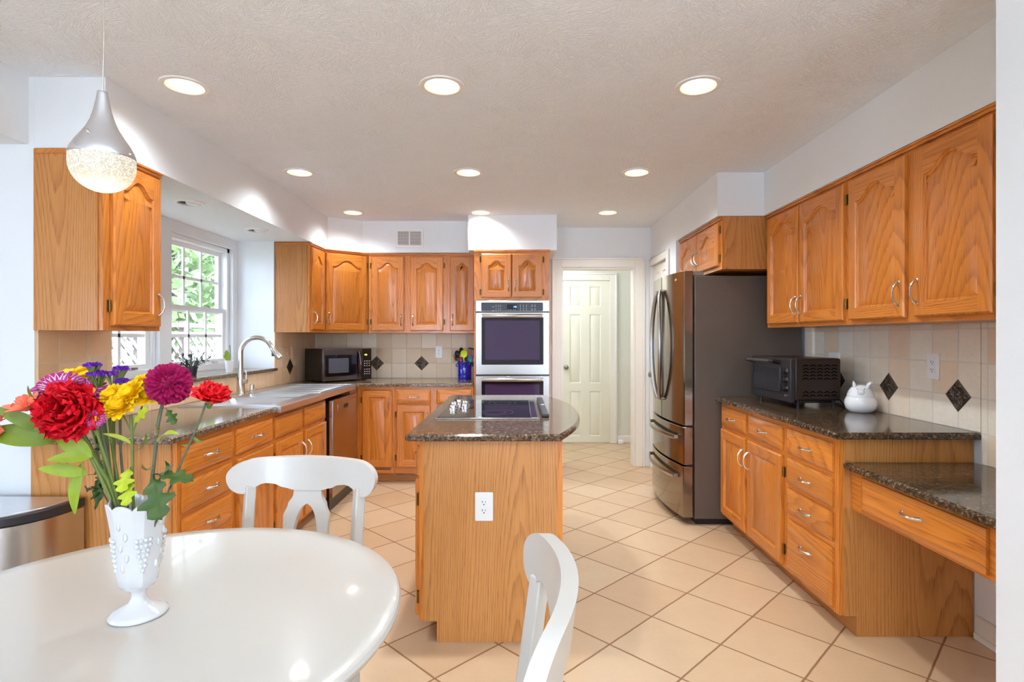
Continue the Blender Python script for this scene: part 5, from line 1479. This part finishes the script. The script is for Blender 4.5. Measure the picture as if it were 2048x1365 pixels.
def daisy(root, base, c, d, R_, mats, N=22, layers=2, cr=.3, w=.16, cup=.3, cmat=None, edge=None):
    d, u, v = frame(d); b = MB(); c = c - base
    for l in range(layers):
        for k in range(N):
            a = 2 * pi * (k + .5 * l) / N + random.uniform(-.06, .06); el = .15 + .28 * l + random.uniform(-.08, .1)
            rad = u * cos(a) + v * sin(a); dr = rad * cos(el) + d * sin(el)
            petal(b, c + rad * R_ * cr * .6, dr, d, R_ * (1 - cr * .5) * (1 - .14 * l) * random.uniform(.9, 1.05), R_ * w, cup, random.uniform(-.1, .1), 5, .3, 0, 0, 0, 1 if edge else None)
    b.build('bloom', mats, root, smooth=60)
    b = MB(); b.lathe([(0, -.3), (.8, -.2), (1, .1), (.7, .5), (0, .7)], (0, 0, 0), 20)
    M3 = Matrix((u, v, d)).transposed(); s = R_ * cr
    b.v = [tuple(c + M3 @ Vector((p[0] * s, p[1] * s, p[2] * s * .7))) for p in b.v]
    b.build('flower_eye', cmat or PM['yel'], root, smooth=60)
def stem_leaf(root, base, p0, p1, w, mat='leaf', bend=-.01, up=(0, -.4, 1), name='leaf', wave=0, widest=.45):
    b = MB(); blade_leaf(b, Vector(p0) - base, Vector(p1) - base, w, bend, up, 12, fold=.18, wave=wave, widest=widest); return b.build(name, M[mat], root, smooth=60)
def lobed(root, base, p0, p1, W_, mat, up=(0, -1, .2), name='leaf'):
    """chrysanthemum leaf with rounded lobes"""
    A, B = Vector(p0) - base, Vector(p1) - base; t = B - A; L = t.length; t.normalize(); s = t.cross(Vector(up)).normalized(); nn = s.cross(t)
    out = [(0, .02), (.12, .06), (.22, .55), (.30, .62), (.36, .38), (.44, .36), (.52, .92), (.60, .98), (.66, .60), (.70, .42), (.76, .52), (.84, .58), (.90, .36), (.96, .22), (1, .0)]
    b = MB(); vs = []; C = 4
    for f, q in out:
        for k in range(-C, C + 1):
            e = k / C; vs.append(A + t * L * (f + .05 * abs(e) * (q > .3)) + s * W_ * q * e + nn * (.15 * W_ * abs(e) - .10 * L * f * f))
    n = 2 * C + 1
    b.add(vs, [(i * n + k, i * n + k + 1, (i + 1) * n + k + 1, (i + 1) * n + k) for i in range(len(out) - 1) for k in range(2 * C)])
    return b.build(name, M[mat], root, smooth=60)

G = 'cut flowers in the white vase'
# big red carnation
root, bs = flower('carnation', 'large deep red carnation facing the room at the side of the bouquet', [IN(-.01, .0), PP(232, 1005, 1.13), PP(190, 920, 1.11), PP(140, 835, 1.09)], group=G)
carnation(root, bs, PP(135, 822, 1.075), (.15, -1, .15), .057, PM['red'], 1, 90, 2)
# small red carnation
root, bs = flower('carnation', 'bright red carnation on a long leaning stem nearest the sink', [IN(.012, -.01), PP(330, 1000, 1.13), PP(372, 905, 1.12), PP(398, 845, 1.12), PP(412, 806, 1.12)], group=G, mat='stem_g', r_=.0024)
carnation(root, bs, PP(425, 787, 1.12), (.35, -.25, .9), .038, PM['red2'], .8, 46, 5)
stem_leaf(root, bs, PP(385, 873, 1.12), PP(410, 880, 1.115), .004, 'stem'); stem_leaf(root, bs, PP(385, 873, 1.12), PP(362, 892, 1.115), .005, 'stem')
# magenta chrysanthemum
root, bs = flower('chrysanthemum', 'round magenta chrysanthemum with many pointed petals', [IN(.008, .015), PP(300, 1000, 1.15), PP(308, 930, 1.15), PP(316, 850, 1.15), PP(330, 790, 1.155)], group=G, mat='stem_g', r_=.0034)
dahlia(root, bs, PP(338, 768, 1.15), .044, (.1, -.9, .35), PM['mag'])
lobed(root, bs, PP(334, 818, 1.14), PP(350, 848, 1.125), .014, 'leaf_d'); stem_leaf(root, bs, PP(316, 885, 1.14), PP(356, 868, 1.12), .010, 'leaf_y', .01); lobed(root, bs, PP(312, 850, 1.14), PP(312, 872, 1.13), .009, 'dry')
stem_leaf(root, bs, PP(306, 935, 1.145), PP(284, 928, 1.12), .007, 'dry')
# yellow cluster front
root, bs = flower('chrysanthemum_spray', 'spray of yellow chrysanthemums in front of the purple statice', [IN(.0, .0), PP(266, 1000, 1.14), PP(265, 900, 1.14), PP(262, 830, 1.14)], group=G, mat='stem', r_=.003)
random.seed(9)
for (x, y, Y, R_) in ((240, 812, 1.12, .034), (262, 786, 1.13, .032), (292, 790, 1.14, .028), (226, 790, 1.135, .026), (280, 770, 1.15, .024)):
    daisy(root, bs, PP(x, y, Y), (random.uniform(-.3, .3), -.8, .6), R_, [PM['yel']], 16, 4, .22, .22, .4)
b = MB()
for x, y in ((242, 820), (290, 795)): b.tube(curve3([PP(265, 870, 1.14) - bs, PP(x, y, 1.135) - bs], 6), .0015, 6)
b.build('side_stem', M['stem'], root, smooth=60)
lobed(root, bs, PP(268, 850, 1.14), PP(292, 815, 1.12), .012, 'leaf_y'); stem_leaf(root, bs, PP(266, 890, 1.14), PP(205, 868, 1.11), .008, 'leaf_y', .004)
lobed(root, bs, PP(262, 935, 1.14), PP(240, 985, 1.10), .022, 'leaf_y'); lobed(root, bs, PP(264, 960, 1.13), PP(250, 1012, 1.09), .020, 'leaf_y')
stem_leaf(root, bs, PP(266, 905, 1.14), PP(292, 868, 1.12), .007, 'leaf')
# yellow cluster back
root, bs = flower('chrysanthemum_spray', 'flat spray of yellow chrysanthemums behind the bicolor blooms', [IN(-.01, .02), PP(215, 985, 1.19), PP(190, 880, 1.22), PP(160, 770, 1.24)], group=G)
for (x, y, Y, R_) in ((135, 752, 1.22, .026), (155, 748, 1.24, .028), (172, 752, 1.22, .022)):
    daisy(root, bs, PP(x, y, Y), (random.uniform(-.2, .2), -.35, .9), R_, [PM['yel']], 16, 3, .22, .22, .4)
# purple statice
for j, (lab, hx) in enumerate((('upright purple statice tuft behind the yellow spray', ((186, 736, .016), (198, 752, .022))), ('leaning purple statice tuft beside the magenta bloom', ((226, 752, .018), (242, 743, .014), (246, 768, .013))))):
    root, bs = flower('statice', lab, [IN(.0, .02), PP(232 + j * 6, 1000, 1.17), PP(214 + j * 14, 880, 1.17), PP(202 + j * 26, 790, 1.17)], group=G, mat='stem')
    for x, y, R_ in hx:
        c = PP(x, y, 1.17) - bs; b = MB(); g = MB()
        for k in range(60):
            a = random.uniform(0, 6.28); q = R_ * sqrt(random.random()); p = c + Vector((cos(a) * q, sin(a) * q * .6, .006 - q * q / R_ * .25 + random.uniform(-.002, .002)))
            for m_ in range(4):
                e = Vector((random.uniform(-1, 1), random.uniform(-1, 1), random.uniform(.3, 1))).normalized(); petal(b, p, e, (0, -1, .2), .0065, .0022, .2, .1, 3)
            if k % 4 == 0: g.tube([p, p.lerp(c + Vector((0, 0, -R_ * 1.5)), .6), c + Vector((0, 0, -R_ * 1.6))], [.0022, .0014, .001], 5)
        b.build('bloom', PM['pur'], root, smooth=60); g.build('bract', M['stem'], root, smooth=60)
# bicolor chrysanthemums
root, bs = flower('bicolor_chrysanthemum', 'large plum and white chrysanthemum with a yellow eye above the red carnation', [IN(-.012, .01), PP(222, 985, 1.16), PP(180, 890, 1.16), PP(122, 795, 1.14)], group=G)
daisy(root, bs, PP(116, 777, 1.13), (.1, -.55, .8), .047, [PM['pm'], PM['whi']], 18, 3, .36, .17, .5, edge=True)
root, bs = flower('bicolor_chrysanthemum', 'plum and white chrysanthemum half hidden behind the red carnation', [IN(-.01, .0), PP(230, 985, 1.16), PP(205, 890, 1.16), PP(186, 800, 1.16)], group=G)
daisy(root, bs, PP(180, 782, 1.16), (.3, -.6, .7), .034, [PM['pm'], PM['whi']], 20, 2, .3, .13, .5, edge=True); daisy(root, bs, PP(200, 806, 1.17), (.6, -.6, -.1), .026, [PM['pm'], PM['whi']], 16, 2, .25, .13, .5, edge=True)
root, bs = flower('bicolor_chrysanthemum', 'small plum chrysanthemum peeking out beside the red carnation', [IN(-.01, .0), PP(232, 985, 1.12), PP(205, 900, 1.10), PP(188, 845, 1.09)], group=G)
daisy(root, bs, PP(190, 838, 1.085), (.5, -.7, .1), .020, [PM['pm'], PM['whi']], 14, 2, .28, .13, .4, edge=True)
# alstroemeria
def lily(root, base, c, d, R_, mat, seed=0):
    d, u, v = frame(d); b = MB(); c = c - base
    for k in range(6):
        a = k * pi / 3 + seed; rad = u * cos(a) + v * sin(a); petal(b, c, d * .9 + rad * .75, rad * -.6 + d, R_, R_ * .26, .4, -.25, 7, .3)
    for k in range(5):
        a = k * 1.25; b.tube([c, c + (d + (u * cos(a) + v * sin(a)) * .3) * R_ * .8], [.0006, .0009], 5)
    b.build('bloom', mat, root, smooth=60)
root, bs = flower('alstroemeria', 'salmon alstroemeria blooms at the wall side of the bouquet', [IN(-.015, -.01), PP(215, 960, 1.12), PP(140, 880, 1.10), PP(70, 822, 1.09), PP(52, 815, 1.09)], group=G, mat='stem', r_=.0034)
for x, y, Y, d, R_ in ((55, 822, 1.08, (-.1, -.5, .9), .038), (72, 815, 1.10, (.6, -.4, .8), .032), (36, 828, 1.09, (-.7, -.5, .5), .030), (8, 862, 1.06, (-.9, -.5, .1), .026), (4, 842, 1.07, (-.8, -.3, .6), .020)):
    lily(root, bs, PP(x, y, Y), d, R_, PM['ora'], x)
b = MB(); b.tube(curve3([PP(100, 862, 1.09) - bs, PP(30, 862, 1.075) - bs, PP(6, 864, 1.065) - bs], 8), .0018, 6); b.build('side_stem', M['stem'], root, smooth=60)
for p0, p1, w_, m_ in (((96, 862), (-14, 814), .012, 'leaf'), ((122, 880), (-40, 866), .022, 'leaf'), ((184, 915), (106, 856), .017, 'leaf_b'), ((182, 916), (94, 921), .011, 'leaf_b'), ((176, 948), (76, 938), .012, 'leaf_b'), ((88, 800), (56, 772), .006, 'leaf'), ((164, 926), (150, 1030), .012, 'leaf_b')):
    stem_leaf(root, bs, PP(*p0, 1.10), PP(*p1, 1.06 if p1[0] < 100 else 1.09), w_, m_, .008, up=(0, -1, .5))
b = MB(); b.tube(curve3([PP(222, 1000, 1.12) - bs, PP(180, 912, 1.11) - bs, PP(150, 880, 1.10) - bs], 8), .0036, 8); b.build('side_stem', M['stem'], root, smooth=60)
# greenery
root, bs = flower('leafy_stem', 'stem with a big lobed green leaf hanging over the vase rim', [IN(.015, -.01), PP(300, 1000, 1.11), PP(322, 955, 1.10), PP(345, 930, 1.10)], cat='foliage', mat='stem_g', r_=.002)
lobed(root, bs, PP(310, 950, 1.10), PP(318, 1040, 1.06), .040, 'leaf_d'); lobed(root, bs, PP(310, 950, 1.10), PP(385, 958, 1.09), .022, 'leaf_d', up=(0, -.6, 1)); stem_leaf(root, bs, PP(330, 950, 1.10), PP(330, 922, 1.10), .004, 'leaf_d')
root, bs = flower('withered_stem', 'withered stem with curled dark leaves behind the vase rim', [IN(-.01, .03), PP(205, 985, 1.19), PP(195, 900, 1.19), PP(200, 860, 1.19)], cat='foliage', mat='stem_g', r_=.0018)
random.seed(21)
for k in range(16):
    p = PP(196 + random.uniform(-8, 24), 870 + k * 7, 1.18); q = p + Vector((random.uniform(-.02, .02), random.uniform(-.02, 0), random.uniform(-.025, .005)))
    stem_leaf(root, bs, p, q, .005, 'leaf_d' if k % 3 else 'dry', wave=.5)
for x, y in ((182, 980), (190, 1000), (178, 960)):
    stem_leaf(root, bs, PP(196, 960, 1.17), PP(x, y + 20, 1.15), .007, 'leaf_d', wave=.6)
for j, (x0_, x1_, Y) in enumerate(((236, 196, 1.14), (244, 214, 1.16), (252, 236, 1.17), (228, 188, 1.15))):
    root, bs = flower('cut_stem', 'bare green flower stem leaning out of the vase', [IN(-.004 * j, .004 * j), PP(x0_, 1000, Y), PP((x0_ + x1_) / 2 - 2, 910, Y), PP(x1_ + 4, 830, Y)], cat='stem', group='bare green stems in the vase', r_=.0026 + .0005 * (j % 2), mat='stem' if j % 2 else 'stem_g')
